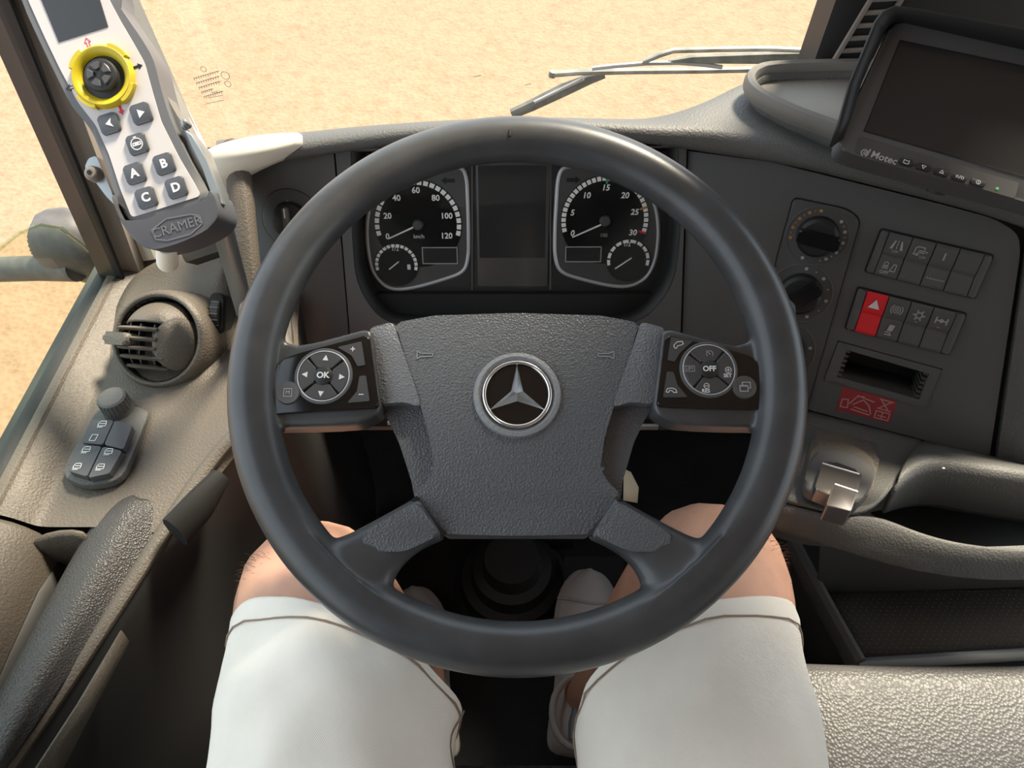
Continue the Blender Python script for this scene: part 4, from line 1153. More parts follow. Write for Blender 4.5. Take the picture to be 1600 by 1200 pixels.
# door top block behind the seam
sy = 0.352
blk = []
for y in (sy, sy - 0.004, 0.25, 0.10, -0.1):
    z = 0.0 if y != sy else -0.004
    blk.append([V(-0.512, y, 0.578 + z), V(-0.500, y, 0.584 + z), V(-0.482, y, 0.577 + z), V(-0.466, y, 0.556 + z), V(-0.458, y, 0.53), V(-0.455, y, 0.44)])
wobj('door_top', MB().loft(blk), 'console', sc_, DI2, sub=1, ang=0, solid=0.003)
# pull cup
wobj('pull_cup', MB().loft([[V(-0.458, y, 0.53), V(-0.452, y, 0.455), V(-0.425, y, 0.45), V(-0.410, y, 0.53)] for y in (0.362, 0.25, 0.1, -0.1)]), 'doorlow', sc_, DI2, sub=1, ang=0, solid=0.003)
q = at(90, 838, z=0.56)
cupf = [V(-0.466, 0.345, 0.557), V(-0.44, 0.352, 0.562), V(-0.414, 0.352, 0.560)]
wobj('cup_front', MB().loft([cupf, [p + V(0, -0.006, -0.010) for p in cupf], [p + V(0, -0.008, -0.03) for p in cupf], [p + V(0, -0.001, -0.11) for p in cupf]]), 'console', sc_, DI2, sub=1, ang=0, solid=0.003)
# grab rail
T1 = [(-80, 1215), (0, 1062), (60, 952), (115, 850), (145, 806), (172, 778), (196, 764)]
T2 = [(-60, 1240), (14, 1092), (74, 982), (136, 876), (166, 826), (190, 794), (208, 772)]
T3 = [(-30, 1262), (40, 1106), (102, 996), (164, 886), (194, 836), (214, 802), (224, 776)]
T4 = [(-66, 1300), (14, 1190), (98, 1066), (186, 930), (232, 852), (262, 806), (284, 772)]
rl = []
for i in range(7):
    a_, b_, c_, e_ = at(*T1[i], z=.552), at(*T2[i], z=.563), at(*T3[i], z=.560), at(*T4[i], z=.545)
    if i == 6: b_.z -= .006; c_.z -= .006
    rl.append([a_ + V(-.001, .0, -.10), a_ + V(-.003, 0, -.02), a_, b_, c_, c_.lerp(e_, .5) + V(0, 0, -.003), e_ + V(0, 0, -.004)])
wobj('grab_rail', MB().loft(rl), 'rail', sc_, DI2, sub=2, ang=0, solid=0.003)
# window rubber along the sill
wobj('window_rubber', MB().tube([V(-0.515, y, 0.576) for y in (-0.2, 0.2, 0.5, 0.735)], [(0.006, 0.010)] * 4, 8, flat=(0, 0, 1)), 'seal', sc_, DI2)
wobj('outer_ledge', MB().tube([V(-0.500, y, 0.581) for y in (0.354, 0.5, 0.735)], [(0.004, 0.007)] * 3, 8, flat=(0, 0, 1)), 'console', sc_, DI2)
# pocket and pull handle low on the flank
pk = [at(*p, z=0.30) for p in ((60, 1180), (195, 985))]
wobj('door_pocket', MB().loft([[at(48, 1210, x=-0.384), at(120, 1100, x=-0.368), at(188, 985, x=-0.354)], [at(88, 1216, x=-0.378), at(146, 1104, x=-0.364), at(200, 1002, x=-0.350)]]), 'console', sc_, DI2, solid=0.002)
a, b = at(274, 832, x=-0.326), at(345, 745, x=-0.298)
wobj('release_recess', MB().tube([a, a.lerp(b, .5) + V(0.002, 0, 0), b], [(0.024, 0.012), (0.022, 0.012), (0.012, 0.01)], 10, flat=(0, 0, 1)), 'groove', sc_, DI2)

# rising wing of the dash that carries the vent
WG = [
    [(150, 600), (170, 520), (196, 452), (222, 424), (262, 402), (330, 390)],
    [(170, 628), (200, 545), (235, 490), (265, 450), (300, 420), (342, 398)],
    [(230, 645), (262, 590), (300, 530), (318, 470), (332, 430), (350, 408)],
    [(330, 650), (340, 590), (352, 530), (356, 470), (352, 440), (356, 416)],
    [(400, 640), (385, 590), (372, 530), (368, 480), (362, 450), (360, 424)],
]
rows = []
for r_i, row in enumerate(WG):
    zz = [0.556, 0.566, 0.574, 0.586, 0.604, 0.614] if r_i < 4 else [0.54, 0.54, 0.55, 0.56, 0.575, 0.585]
    rows.append([at(*p, z=z) for p, z in zip(row, zz)])
wng = obj('wing', MB().loft(rows).xf(DI2), 'console', sc_, sub=2, ang=0, solid=0.004)
# rounded end of the dash roll above it
ed = spline([tuple(at(x, y, d=dd)) for x, y, dd in ((360, 238, .845), (370, 262, .835), (376, 300, .825), (380, 350, .82), (386, 410, .82), (392, 470, .825), (402, 540, .83))], 5)
wobj('roll_edge', MB().tube(ed, [(0.014, 0.020)] * len(ed), 12, flat=(0, -1, 0)), 'console', sc_, DI2)

# window switches
Fp = Frame(V(-0.42, 0.45, 0.5665), (1, 0, 0), (0, 1, 0))
ws = thing('window_switches', 'oblong pad of four grey window switches beside the driver door', 'switch pad', Fp)
obj('base', MB().prism([Vector((p.x, p.y)) for p in spline([(*p, 0) for p in Fp.poly([(100, 738), (126, 690), (152, 645), (170, 632), (205, 636), (232, 644), (226, 668), (208, 712), (192, 744), (165, 757), (125, 758)])], 3, True)], -0.006, 0.0025, 0.002, 2), 'pad', ws)
def wicon(c, k, style):
    t = MB()
    pts = {'door': [(-4, -5), (4, -5), (5, 5), (-3, 5), (-4, -5)], 'car': [(-5, 2), (-3, 5), (4, 5), (5, 1), (5, -3), (-5, -3), (-5, 2)]}[style]
    t.strokes([[(c.x + a * k, c.y + b * k) for a, b in pts]] + ([[(c.x - 5 * k, c.y - 5 * k), (c.x + 2 * k, c.y - 5 * k)], [(c.x - 3 * k, c.y + k), (c.x + 4 * k, c.y + k)]] if style == 'car' else []), 0.9 * k, 0.0117)
    return t
for pts, ics in (([(143, 656), (178, 657), (161, 695), (128, 692)], (((160, 663), 'car'), ((146, 684), 'door'))), ([(180, 657), (207, 665), (193, 702), (163, 695)], ()),
                 ([(127, 695), (159, 698), (136, 745), (107, 736)], (((135, 703), 'car'), ((121, 729), 'car'))), ([(161, 698), (191, 705), (171, 740), (138, 747)], (((170, 706), 'car'), ((157, 730), 'car')))):
    b = obj('window_switch', MB().prism(rpoly(Fp.poly(pts, 0.011), 0.002), 0.0, 0.0115, 0.002, 2), 'rubber', ws)
    for c_, s_ in ics: obj('symbol', wicon(Fp.L(*c_, 0.0115), Fp.sc(*c_, 0.0115), s_), 'white', b, smooth=False)
kn = tag(obj('mirror_knob', MB().lathe([(0, 0.022), (0.0125, 0.0218), (0.0145, 0.020), (0.0152, 0.004), (0.017, 0.0)], (0, 0), 28), 'pad'), 'round ribbed mirror adjuster knob above the window switches', 'knob')
q = Fp.L(187, 641); kn.matrix_world = Fp.M @ Matrix.Translation((q.x, q.y, 0.002))
rb = MB()
for i in range(24):
    a = 2 * math.pi * i / 24; rb.tube([(0.0150 * math.cos(a), 0.0150 * math.sin(a), 0.005), (0.0147 * math.cos(a), 0.0147 * math.sin(a), 0.0195)], 0.0006, 4)
obj('ribs', rb, 'pad', kn)

# ------------------------------------------------------------------ air vent
vo = at(246, 530, d=0.825)
vn = (V(-0.10, -0.62, 0.78)).normalized()
vex = V(1, -0.12, 0); vex = (vex - vn * vn.dot(vex)).normalized()
Fv = Frame(vo, vex, vn.cross(vex))
vent = thing('air_vent', 'round swivelling air vent with curved slats on the door-side wing', 'air vent', Fv)
SR = 0.0445
obj('housing', MB().lathe([(0.0480, -0.05), (0.0470, -0.004), (0.0490, 0.003), (0.0525, 0.003), (0.0565, -0.006), (0.0600, -0.03), (0.063, -0.075)], (0, 0), 48), 'console', vent, ang=0)
obj('inner_well', MB().lathe([(0, -0.04), (0.0465, -0.04), (0.0472, 0.0)], (0, 0), 36), 'groove', vent)
def sph(y, a, r=SR): # point on the barrel at height y, turn a
    c = math.sqrt(max(1e-6, r * r - y * y)); return V(c * math.sin(a), y, c * math.cos(a) - 0.018)
for i, yy in enumerate((0.009, -0.002, -0.012, -0.022, -0.032)):
    p = [sph(yy, R(-66 + 132 * j / 14)) for j in range(15)]
    p = [q for q in p if q.x < 0.020]
    obj('slat', MB().tube(p, [(0.0026, 0.0075)] * len(p), 8, flat=(0, 1, 0)), 'console', vent)
for xx in (-0.024, -0.008, 0.008):
    p = [V(xx, yy, math.sqrt(SR * SR - yy * yy - xx * xx) - 0.026) for yy in (-0.032, -0.02, 0.0, 0.014)]
    obj('vane', MB().tube(p, [(0.0012, 0.006)] * 4, 6, flat=(1, 0, 0)), 'panel', vent)
# upper shell and side cap of the swivelling barrel
def cap(fn, n=12, m_=16):
    return MB().loft([[fn(i / n, j / m_) for j in range(m_ + 1)] for i in range(n + 1)])
sh = cap(lambda u, v: sph(0.013 + 0.005 * math.sin(math.pi * v) + (0.031 - 0.005 * math.sin(math.pi * v)) * u, R(-80 + 150 * v), SR * 1.012))
obj('barrel_shell', sh, 'console', vent, solid=0.003, ang=0)
sc2 = []
for i in range(9):
    ph = R(38) * i / 8; ring_ = []
    for j in range(25):
        th = 2 * math.pi * j / 24
        d = V(math.cos(ph), math.sin(ph) * math.cos(th), math.sin(ph) * math.sin(th))
        d.rotate(Matrix.Rotation(R(-38), 3, 'Y'))
        ring_.append(d * SR * 1.03 + V(0, -0.004, -0.018))
    sc2.append(ring_)
obj('barrel_cap', MB().loft(sc2), 'console', vent, solid=0.002, ang=0)
q = sph(-0.004, R(-38))
obj('swivel_tab', MB().prism(rrect(-0.022, 0.020, -0.007, 0.007, 0.005), -0.002, 0.012, 0.004, 3).xf(Matrix.Translation(q) @ Matrix.Rotation(R(-24), 4, 'Y')), 'console', vent)

# thumb wheel for the vent flow
to = at(338, 490, d=0.845)
Ft = Frame(to, V(1, -0.1, 0), V(-0.22, 0.62, 0.6))
tw = thing('vent_thumbwheel', 'ribbed black thumbwheel in a slot right of the air vent', 'thumbwheel', Ft)
obj('slot', MB().prism(rrect(-0.0085, 0.0085, -0.024, 0.024, 0.008), -0.006, 0.0015, 0.001, 1), 'groove', tw)
whl = MB().lathe([(0.0, -0.0058), (0.021, -0.0058), (0.0225, -0.004), (0.0225, 0.004), (0.021, 0.0058), (0.0, 0.0058)], (0, 0), 40)
whl.xf(Matrix.Translation((0, 0, -0.0145)) @ Matrix.Rotation(R(90), 4, 'Y'))
wo = obj('wheel', whl, 'black', tw)
for i in range(20):
    a = 2 * math.pi * i / 20
    if math.sin(a) > 0.5: obj('rib', MB().box(-0.005, 0.005, 0.0226 * math.cos(a) - 0.0006, 0.0226 * math.cos(a) + 0.0006, 0.0226 * math.sin(a) - 0.0152, 0.0226 * math.sin(a) - 0.0138), 'panel', wo)

# ------------------------------------------------------------------ remote control in its holder
ro = at(190, 190, d=0.66)
e1 = (at(257, 257, d=0.66) - at(210, 272, d=0.66)).normalized()
dn = (at(250, 330, d=0.665) - at(150, 100, d=0.655)).normalized()
Fo = Frame(ro, e1, -dn)
rc = thing('remote_control', 'pale handheld remote control with yellow collared joystick and lettered keys', 'remote control', Fo)
out_px = [(22, -60), (34, 0), (60, 60), (84, 110), (112, 165), (140, 200), (160, 245), (178, 300), (200, 345), (240, 350), (320, 318), (322, 296), (296, 250), (268, 190), (252, 140), (240, 95), (222, 62), (200, 30), (182, 0), (160, -60)]
fo_ = spline([(*p, 0) for p in Fo.poly(out_px)], 3, True)
obj('shell', MB().prism([Vector((p.x, p.y)) for p in fo_], -0.034, 0, 0.006, 4), 'remoteside', rc)
face_px = [(32, -60), (44, 0), (70, 58), (94, 108), (122, 160), (150, 196), (170, 240), (188, 295), (206, 340), (314, 306), (306, 290), (280, 246), (252, 190), (238, 142), (226, 98), (208, 66), (188, 32), (171, 0), (150, -60)]
ff_ = rpoly(Fo.poly(face_px, 0.0005), 0.004)
obj('face', MB().prism(ff_, -0.002, 0.0008), 'remote', rc, smooth=False)
scq = Fo.poly([(40, -60), (138, -60), (169, 42), (92, 66)], 0.001)
obj('display', MB().prism(scq, 0, 0.0014), 'screen', rc, smooth=False)
jc = Fo.L(161, 120, 0.003); k = Fo.sc(161, 120)
cl_ = obj('joystick_collar', MB().lathe([(33 * k, 0.001), (34 * k, 0.003), (40 * k, 0.0065), (45 * k, 0.007), (48 * k, 0.005), (49 * k, 0.0008)], jc, 48), 'yellow', rc)
for a in (40, 130, 220, 310):
    t = MB(); t.sector(jc, 45 * k, 52 * k, R(a - 20), R(a + 20), 0.0008, 0.0065, 6); obj('collar_lug', t, 'yellow', cl_)
jx = jc + Vector((-2 * k, 3 * k))
js = obj('joystick', MB().lathe([(0, 0.009), (16 * k, 0.0095), (24 * k, 0.0085), (26 * k, 0.0065), (25 * k, 0.0045), (24 * k, 0.004), (28 * k, 0.0025), (34 * k, 0.0015)], jc, 36), 'black', rc)
for i in range(5):
    a = R(72 * i + 20); p = jc + Vector((math.cos(a), math.sin(a))) * 14 * k
    t = MB(); t.sector(jc, 9 * k, 19 * k, a - R(26), a + R(26), 0.009, 0.011, 5); obj('thumb_ridge', t, 'panel2', js)
def key(c, w, sym):
    q = Fo.L(*c, 0.003); k = Fo.sc(*c, 0.003)
    b = obj('key', MB().prism(rrect(q.x - w * k, q.x + w * k, q.y - w * k, q.y + w * k, 5 * k), 0.0006, 0.0034, 0.0012, 2), 'key', rc)
    t = MB()
    if sym == '<': t.prism([(q.x - 5 * k, q.y), (q.x + 6 * k, q.y + 7 * k), (q.x + 3 * k, q.y), (q.x + 6 * k, q.y - 7 * k)], 0.0034, 0.0038)
    elif sym == '>': t.prism([(q.x + 7 * k, q.y), (q.x - 4 * k, q.y + 7 * k), (q.x - 4 * k, q.y - 7 * k)], 0.0034, 0.0038)
    elif sym == 'o': t.strokes([circ(q, 9 * k, 20), [(q.x - 6 * k, q.y + 2 * k), (q.x + 6 * k, q.y + 2 * k), (q.x + 6 * k, q.y - 2 * k), (q.x - 6 * k, q.y - 2 * k), (q.x - 6 * k, q.y + 2 * k)], [(q.x - 2 * k, q.y + 11 * k), (q.x + 2 * k, q.y + 11 * k)], [(q.x - 3 * k, q.y), (q.x + 3 * k, q.y)]], 1.6 * k, 0.0034)
    else: text(t, sym, 19 * k, q, 0.0034, bold=0.035)
    obj('key_symbol', t, 'white', b, smooth=False)
for c_, s_ in (((170, 193), '<'), ((220, 177), '>'), ((214, 225), 'o'), ((210, 271), 'A'), ((256, 256), 'B'), ((228, 309), 'C'), ((275, 293), 'D')): key(c_, 15.5, s_)
def arrow(c, d, m, fill):
    q = Fo.L(*c, 0.001); k = Fo.sc(*c); d = Vector(d); n_ = Vector((-d.y, d.x))
    pts = [q + d * 8 * k, q + n_ * 5 * k + d * k, q + n_ * 2 * k + d * k, q + n_ * 2 * k - d * 7 * k, q - n_ * 2 * k - d * 7 * k, q - n_ * 2 * k + d * k, q - n_ * 5 * k + d * k]
    t = MB()
    if fill: t.prism(pts, 0.0008, 0.0011)
    else: t.strokes([[*pts, pts[0]]], 0.9 * k, 0.0008)
    obj('direction_arrow', t, m, rc, smooth=False)
arrow((137, 67), (0, 1), 'redprint', False); arrow((189, 172), (0, -1), 'redprint', True); arrow((215, 104), (1, 0), 'groove', True); arrow((111, 137), (-1, 0), 'groove', False)

# holder: rubber cup at its foot, side plates, bolt
rh = thing('remote_holder', 'slate rubber cup with embossed badge holding the foot of the remote', 'holder', Fo)
cup = spline([(*p, 0) for p in Fo.poly([(178, 306), (184, 336), (204, 346), (262, 333), (320, 312), (326, 300), (332, 300), (340, 322), (340, 340), (325, 358), (290, 376), (252, 388), (230, 388), (208, 372), (190, 345), (176, 312)], 0.006)], 3, True)
obj('cup', MB().prism([Vector((p.x, p.y)) for p in cup], -0.042, 0.007, 0.004, 3), 'rubber', rh)
cu2 = spline([(*p, 0) for p in Fo.poly([(184, 336), (204, 346), (262, 333), (320, 312), (336, 335), (300, 370), (250, 386), (215, 378)], -0.037)], 3, True)
obj('cup_back', MB().prism([Vector((p.x, p.y)) for p in cu2], -0.046, -0.036), 'rubber', rh)
hx = Fo.poly([(237, 360), (260, 342), (298, 335), (312, 337), (316, 350), (298, 366), (262, 376), (244, 374)], 0.007)
bd = obj('badge', MB().strokes([[*[Vector((p.x, p.y)) for p in hx], hx[0]]], 0.0012, 0.007, 0.0006), 'remoteside', rh, smooth=False)
q = Fo.L(277, 355, 0.007); k = Fo.sc(277, 355)
obj('embossed_lettering', text(MB(), 'CRAMER', 21 * k, q, 0.007, 0.0006, rot=R(-1)), 'remoteside', bd, smooth=False)
bp_ = Fo.poly([(262, 150), (276, 182), (300, 210), (318, 232), (330, 262), (346, 300), (350, 330), (336, 346), (326, 300), (306, 256), (284, 226)], -0.012)
obj('side_plate', MB().prism(bp_, -0.03, -0.010, 0.002, 2), 'alu', rh)
obj('plate_step', MB().prism(Fo.poly([(282, 196), (300, 210), (322, 250), (342, 300), (348, 318), (336, 326), (318, 262)], -0.004), -0.012, -0.004, 0.001, 1), 'alu', rh)
obj('clip_tab', MB().prism(rpoly(Fo.poly([(134, 262), (140, 248), (152, 244), (176, 300), (182, 322), (168, 308)], -0.016), 0.002), -0.03, -0.014, 0.002, 2), 'alu', rh)
q = Fo.L(147, 272, -0.012); k = Fo.sc(147, 272)
b = obj('bolt', MB().lathe([(0, -0.004), (8 * k, -0.005), (12 * k, -0.008), (13 * k, -0.016)], q, 20), 'greypillar', rh)
obj('hex_socket', MB().lathe([(0, -0.0035), (4 * k, -0.0035), (4 * k, -0.005)], q, 6), 'groove', b)
q = Fo.L(294, 196, -0.01); obj('rivet', MB().lathe([(0, 0.002), (5 * k, 0.0), (6 * k, -0.01)], q, 14), 'alu', rh)
q1, q2 = at(340, 330, d=0.70), at(372, 440, d=0.80)
stem = MB()
def w2o(v): return Fo.M.inverted() @ v
sd_ = [w2o(at(*p, d=dd)) for p, dd in (((338, 322), 0.69), ((352, 372), 0.73), ((368, 430), 0.775), ((384, 490), 0.83))]
obj('support_bar', MB().tube(sd_, [(0.010, 0.004)] * 4, 8, flat=tuple(e1)), 'alu', rh)
sp_ = [w2o(at(262, 380, d=0.69)), w2o(at(262, 410, d=0.78))]
obj('stem', MB().tube(sp_, 0.011, 14), 'cream', rh)
blk_ = [w2o(at(*p, d=0.76)) for p in ((280, 392), (332, 372), (344, 392), (290, 410))]
obj('stem_block', MB().add([p for p in blk_] + [p + V(0, 0, -0.03) for p in blk_], [(0, 1, 2, 3), (4, 5, 6, 7), (0, 1, 5, 4), (1, 2, 6, 5), (2, 3, 7, 6), (3, 0, 4, 7)]), 'black', rh)

# ------------------------------------------------------------------ outside: mirror and wipers
mr = thing('door_mirror', 'dusty dark mirror bracket and arm outside the side window', 'mirror', loc=at(120, 385, x=-0.70))
MI = mr.matrix_world.inverted()
cv = [at(*p, x=-0.70) for p in ((104, 322), (92, 335), (84, 358), (90, 392), (104, 414), (128, 432), (166, 446), (196, 448), (190, 400), (150, 350))]
cvs = spline([tuple(p) for p in cv], 3, True)
c_ = sum(cvs, V(0, 0, 0)) / len(cvs)
wobj('shell', MB().loft([[p.lerp(c_, 0.25) + V(0.05, 0, 0) for p in cvs], [p + V(0.02, 0, 0) for p in cvs], [p - V(0.03, 0, 0) for p in cvs], [p.lerp(c_, 0.3) - V(0.07, 0, 0) for p in cvs]], True, True), 'mirror', mr, MI, sub=1, ang=0)
wobj('arm', MB().tube([at(120, 420, x=-0.70), at(60, 419, x=-0.78), at(0, 421, x=-0.86), at(-80, 424, x=-0.97), at(-300, 432, x=-1.30)], 0.021, 14), 'mirror', mr, MI)

def pxy(px, y): return at(px[0], px[1], y=y)
w_ = thing('wiper', 'windscreen wiper with long blade lying low outside the glass', 'wiper', loc=at(1060, 105, y=0.975))
WI = w_.matrix_world.inverted()
wobj('blade', MB().tube([pxy(p, 0.965) for p in ((864, 116), (900, 113), (1000, 111), (1100, 110), (1200, 108), (1290, 104))], [(0.0035, 0.006)] * 6, 8, flat=(0, 0, 1)), 'wiper', w_, WI)
wobj('blade_spine', MB().tube([pxy(p, 0.960) for p in ((925, 107), (960, 103), (1010, 99), (1060, 98), (1100, 101), (1128, 105))], 0.003, 8), 'silver', w_, WI)
wobj('blade_bracket', MB().tube([pxy(p, 0.962) for p in ((1040, 97), (1080, 92), (1200, 90), (1280, 88))], [(0.003, 0.004), (0.006, 0.006), (0.009, 0.006), (0.009, 0.006)], 8, flat=(0, 0, 1)), 'wiper', w_, WI)
wobj('arm', MB().tube([pxy(p, 0.955) for p in ((1004, 97), (1030, 86), (1052, 79), (1120, 77), (1200, 76), (1300, 80))], [(0.003, 0.005)] * 6, 8, flat=(0, 0, 1)), 'wiper', w_, WI)
wobj('end_clip', MB().tube([pxy((862, 120), 0.965), pxy((864, 112), 0.965)], 0.005, 8), 'wiper', w_, WI)
w2_ = thing('wiper', 'short slanting wiper arm rising behind the dash edge to the blade', 'wiper arm', loc=pxy((890, 140), 0.97))
WI = w2_.matrix_world.inverted()
wobj('arm', MB().tube([pxy(p, 0.972) for p in ((800, 178), (830, 165), (880, 141), (920, 124), (945, 117))], [(0.008, 0.006), (0.009, 0.006), (0.010, 0.006), (0.008, 0.005), (0.005, 0.004)], 8, flat=(0, 0, 1)), 'wiper', w2_, WI)
wobj('arm_rib', MB().tube([pxy(p, 0.966) for p in ((835, 160), (880, 138), (912, 123))], 0.0025, 8), 'silver', w2_, WI)

# ------------------------------------------------------------------ driver's seat
st_ = thing('driver_seat', 'dark patterned driver seat cushion under the thighs', 'seat', loc=(0, -0.15, 0))
TI = st_.matrix_world.inverted()
wobj('cushion', MB().box(-0.25, 0.25, -0.34, 0.178, 0.32, 0.432, 0.03, 4), 'seat', st_, TI)
wobj('backrest', MB().box(-0.24, 0.24, -0.50, -0.38, 0.42, 1.05, 0.04, 4), 'seat', st_, TI)
wobj('base', MB().box(-0.20, 0.20, -0.34, 0.12, 0.0, 0.34, 0.02, 2), 'foot', st_, TI)

# ------------------------------------------------------------------ person: legs
per = thing('person', 'seated driver in cream shorts and grey canvas shoes, bare knees', 'person', loc=(0, 0.0, 0.46))
PI_ = per.matrix_world.inverted()
me = bpy.data.meshes.new('body')
nodes = [((0, -0.20, 0.56), .13), ((-0.075, -0.14, 0.54), .105), ((-0.12, 0.02, 0.53), .09), ((-0.158, 0.16, 0.525), .080), ((-0.194, 0.272, 0.526), .072), ((-0.210, 0.330, 0.510), .070), ((-0.206, 0.366, 0.43), .062), ((-0.184, 0.368, 0.32), .060), ((-0.152, 0.355, 0.20), .046), ((-0.132, 0.335, 0.12), .035), ((-0.130, 0.35, 0.075), .036), ((-0.146, 0.44, 0.05), .034),
         ((0.085, -0.14, 0.54), .105), ((0.130, 0.02, 0.53), .09), ((0.166, 0.16, 0.525), .080), ((0.200, 0.282, 0.528), .072), ((0.214, 0.352, 0.515), .070), ((0.206, 0.388, 0.43), .062), ((0.182, 0.382, 0.32), .060), ((0.142, 0.358, 0.20), .046), ((0.110, 0.328, 0.12), .035), ((0.106, 0.345, 0.085), .036), ((0.116, 0.44, 0.06), .034)]
edges = [(0, 1)] + [(i, i + 1) for i in range(1, 11)] + [(0, 12)] + [(i, i + 1) for i in range(12, 22)]
me.from_pydata([PI_ @ Vector(n[0]) for n in nodes], edges, [])
bo = bpy.data.objects.new('body', me); COL.objects.link(bo); bo.parent = per
bo.modifiers.new('skin', 'SKIN')
for i, n in enumerate(nodes):
    me.skin_vertices[0].data[i].radius = (n[1], n[1]); me.skin_vertices[0].data[i].use_root = (i == 0)
md = bo.modifiers['skin']; md.use_smooth_shade = True; md.branch_smoothing = 0.6
s2 = bo.modifiers.new('sub', 'SUBSURF'); s2.levels = 2; s2.render_levels = 2
me.materials.append(M['skin'])
# shorts: two wide legs meeting at the seat
def leg_rings(side, pts):
    rows = []
    for (c, rx, rz, fwd) in pts:
        c = Vector(c); r_ = []
        for j in range(40):
            a = 2 * math.pi * j / 40
            ca, sa = math.cos(a), math.sin(a)
            f = 1 + 0.018 * math.sin(3 * a + c.y * 30) + 0.012 * math.sin(7 * a - c.y * 55 + side)
            x = c.x + rx * ca * f; z = c.z + rz * sa * f
            # hem falls back on the inner side
            r_.append(Vector((x, c.y + fwd[0] * ca + fwd[1] * sa, z)))
        rows.append(r_)
    return rows
LP = [((-0.07, -0.24, 0.560), .120, .105, (0, 0)), ((-0.09, -0.12, 0.548), .112, .100, (0, 0)), ((-0.118, 0.02, 0.542), .106, .094, (0, 0)), ((-0.140, 0.10, 0.536), .104, .089, (0.004, .01)), ((-0.150, 0.16, 0.532), .100, .087, (-0.002, .02)), ((-0.152, 0.20, 0.526), .104, .088, (-0.022, .030)), ((-0.154, 0.222, 0.521), .107, .088, (-0.034, .034))]
RP = [((0.075, -0.24, 0.560), .120, .105, (0, 0)), ((0.098, -0.12, 0.548), .112, .100, (0, 0)), ((0.125, 0.02, 0.542), .106, .094, (0, 0)), ((0.147, 0.10, 0.536), .104, .089, (-0.004, .01)), ((0.156, 0.16, 0.532), .100, .087, (0.002, .02)), ((0.158, 0.20, 0.526), .104, .088, (0.024, .030)), ((0.160, 0.222, 0.521), .107, .088, (0.036, .034))]
shm = MB(); hems = []
for sd_i, pts in ((0, LP), (1, RP)):
    rows = leg_rings(sd_i * 1.7, pts)
    n_ = len(rows[0])
    smo = [spline([tuple(r_[j]) for r_ in rows], 4) for j in range(n_)]
    rows2 = [[smo[j][i] for j in range(n_)] for i in range(len(smo[0]))]
    for rw in rows2:
        c2 = sum(rw, V(0, 0, 0)) / n_
        for j_ in range(n_):
            p_ = rw[j_]; rw[j_] = p_ + (p_ - c2).normalized() * (0.007 * noise.noise(V(p_.x * 16 + p_.y * 9, p_.y * 22 - p_.x * 10, p_.z * 16)) + 0.003 * noise.noise(p_ * 45))
    hems.append(rows2)
    shm.loft(rows2, True)
wobj('shorts', shm, 'shorts', per, PI_, sub=1, solid=0.003, ang=0, off=1)
stch = MB()
for sd_i, rows2 in enumerate(hems):
    r_ = rows2[-4]; c_ = sum(r_, V(0, 0, 0)) / len(r_)
    stch.tube([p + (p - c_).normalized() * 0.0006 for p in r_], 0.0009, 5, True)
    j = 34 if sd_i == 1 else 26
    for jj in ((1, 38) if sd_i == 0 else (20, 23)):
        ln = []
        for rw in rows2[6:-1]:
            c2 = sum(rw, V(0, 0, 0)) / len(rw); ln.append(rw[jj] + (rw[jj] - c2).normalized() * 0.0006)
        stch.tube(ln, 0.0008, 5)
wobj('stitching', stch, 'stitch', per, PI_)
# sparse hair on the outer knee
hr = MB()
for i in range(2000):
    s_ = random.choice((-1, 1)); t = random.random()
    if s_ < 0: a, b, ra = V(-0.178, 0.215, 0.524), V(-0.210, 0.325, 0.510), .062
    else: a, b, ra = V(0.186, 0.225, 0.524), V(0.214, 0.345, 0.512), .062
    if random.random() < 0.3: a, b, ra = (V(-0.198, 0.31, 0.48), V(-0.176, 0.338, 0.32), .057) if s_ < 0 else (V(0.204, 0.32, 0.48), V(0.178, 0.345, 0.32), .056)
    c = a.lerp(b, t); an = random.uniform(-60, 75)
    d = V(s_ * math.cos(R(an)), 0, math.sin(R(an)))
    p = c + d * (ra - 0.008); e = d + V(random.uniform(-.5, .5), random.uniform(-.9, .5), random.uniform(-.5, .3)); e.normalize()
    q = p + d * 0.005 + e * random.uniform(.002, .007); q2 = q + (e + V(0, -.5, -.4)).normalized() * .003
    w = V(0, 0.00013, 0.00008)
    hr.add([p - w, p + w, q + w, q - w, q2], [(0, 1, 2, 3), (3, 2, 4)])
ho_ = wobj('leg_hair', hr, 'hair', per, PI_, smooth=False); ho_['kind'] = 'stuff'


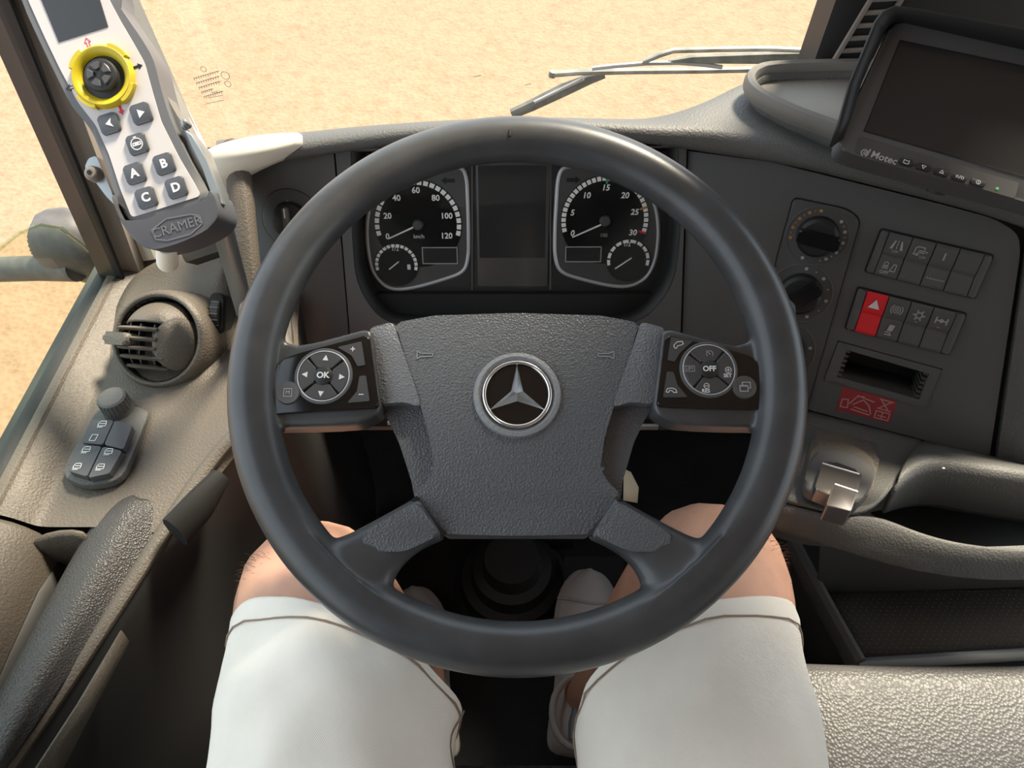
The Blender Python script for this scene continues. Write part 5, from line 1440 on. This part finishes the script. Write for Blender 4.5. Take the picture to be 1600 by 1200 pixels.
def shoe(heel, toe, zh, zt, side):
    heel = Vector(heel); toe = Vector(toe); ax = (toe - heel); L_ = ax.length; ax.normalize(); sd = Vector((ax.y, -ax.x, 0)).normalized() if abs(ax.z) < 0.99 else V(1, 0, 0)
    sd = ax.cross(V(0, 0, 1)).normalized(); upv = sd.cross(ax)
    prof = [(0.0, .022, .055), (0.03, .033, .072), (0.10, .037, .078), (0.2, .037, .080), (0.33, .036, .080), (0.45, .040, .074), (0.58, .047, .062), (0.70, .050, .053), (0.82, .047, .046), (0.92, .036, .038), (0.98, .022, .030), (1.0, .008, .024)]
    up_ = []; sl_ = []
    for t, w, h in prof:
        c = heel + ax * (L_ * t) + sd * (0.006 * math.sin(math.pi * t) * side)
        up_.append([c + sd * (w * math.cos(R(a))) * (1.0 if a in (0, 180) else 0.98) + upv * (h * math.sin(R(a)) ** 0.8 if a not in (0, 180) else 0.014) for a in (0, 20, 40, 60, 78, 90, 102, 120, 140, 160, 180)])
        ws_ = w + 0.004
        sl_.append([c + sd * ws_ + upv * 0.024, c + sd * (ws_ + 0.001) + upv * 0.012, c + sd * ws_ + upv * 0.0, c - sd * ws_ + upv * 0.0, c - sd * (ws_ + 0.001) + upv * 0.012, c - sd * ws_ + upv * 0.024])
    sh = wobj('shoe', MB().loft(up_[0:2] + up_[2:]), 'shoe', per, PI_, sub=1, ang=0)
    wobj('sole', MB().loft(sl_, True, True), 'sole', sh, PI_, sub=1, ang=0)
    col = []
    for j in range(24):
        a = 2 * math.pi * j / 24
        c = heel + ax * (L_ * (0.185 + 0.165 * math.cos(a))) + sd * (0.036 * math.sin(a)) + upv * (0.084 + 0.006 * math.cos(a))
        col.append(c)
    wobj('collar', MB().tube(col, 0.005, 8, True), 'sole', sh, PI_)
    wobj('lining', MB().tube([heel + ax * (L_ * t) + upv * 0.085 for t in (0.05, 0.12, 0.2)], [0.010, 0.012, 0.008], 8), 'binwall', sh, PI_)
    for t in (0.42, 0.49, 0.56, 0.63):
        h = 0.078 - (t - 0.42) * 0.11; c = heel + ax * (L_ * t)
        wobj('lace', MB().tube([c - sd * 0.024 + upv * (h - 0.008), c + upv * (h + 0.003), c + sd * 0.024 + upv * (h - 0.008)], 0.0028, 6), 'sole', sh, PI_)
    wobj('toe_cap', MB().tube([heel + ax * (L_ * t) + sd * s * upx + upv * hh for t, s, upx, hh in ((0.80, -1, .046, .026), (0.78, -1, .03, .046), (0.765, 0, 0, .053), (0.78, 1, .03, .046), (0.80, 1, .046, .026))], 0.0022, 6), 'sole', sh, PI_)


shoe((-0.110, 0.265, 0.012), (-0.168, 0.535, 0.012), 0, 0, -1)
shoe((0.086, 0.270, 0.030), (0.128, 0.545, 0.062), 0, 0, 1)

# ------------------------------------------------------------------ pedals, floor details
pe = thing('accelerator_pedal', 'black accelerator pedal beneath the right shoe', 'pedal', loc=(0.12, 0.5, 0))
wobj('pad', MB().add([V(0.07, 0.30, 0.018), V(0.16, 0.30, 0.018), V(0.19, 0.58, 0.052), V(0.09, 0.58, 0.052), V(0.07, 0.30, 0.006), V(0.16, 0.30, 0.006), V(0.19, 0.58, 0.038), V(0.09, 0.58, 0.038)], [(0, 1, 2, 3), (4, 5, 6, 7), (0, 1, 5, 4), (1, 2, 6, 5), (2, 3, 7, 6), (3, 0, 4, 7)]), 'foot', pe, pe.matrix_world.inverted(), smooth=False)
wobj('hinge', MB().box(0.08, 0.16, 0.29, 0.31, 0.0, 0.02, 0.003), 'foot', pe, pe.matrix_world.inverted())
bp = thing('brake_pedal', 'dark brake pedal hanging behind the wheel hub', 'pedal', loc=(0.055, 0.6, 0.1))
BI = bp.matrix_world.inverted()
q = at(868, 842, y=0.63)
wobj('pad', MB().box(q.x - 0.034, q.x + 0.034, q.y - 0.012, q.y + 0.012, q.z - 0.02, q.z + 0.03, 0.006), 'doorlow', bp, BI)
wobj('arm', MB().tube([(q.x, q.y + 0.01, q.z + 0.01), (q.x, q.y + 0.06, q.z + 0.12), (q.x, q.y + 0.07, 0.36)], 0.008, 8), 'foot', bp, BI)
q = at(985, 765, d=0.93)
pt_ = MB()
pts = [at(x, y, d=dd) for x, y, dd in ((975, 733, .95), (986, 738, .94), (998, 762, .935), (996, 786, .93), (974, 782, .93))]
tagp = tag(obj('pale_piece', pt_.add(pts, [(0, 1, 2, 3, 4)]), 'piece', solid=0.002), 'cream paper beside the steering column', 'tag')  # small flat cream shape, not identified
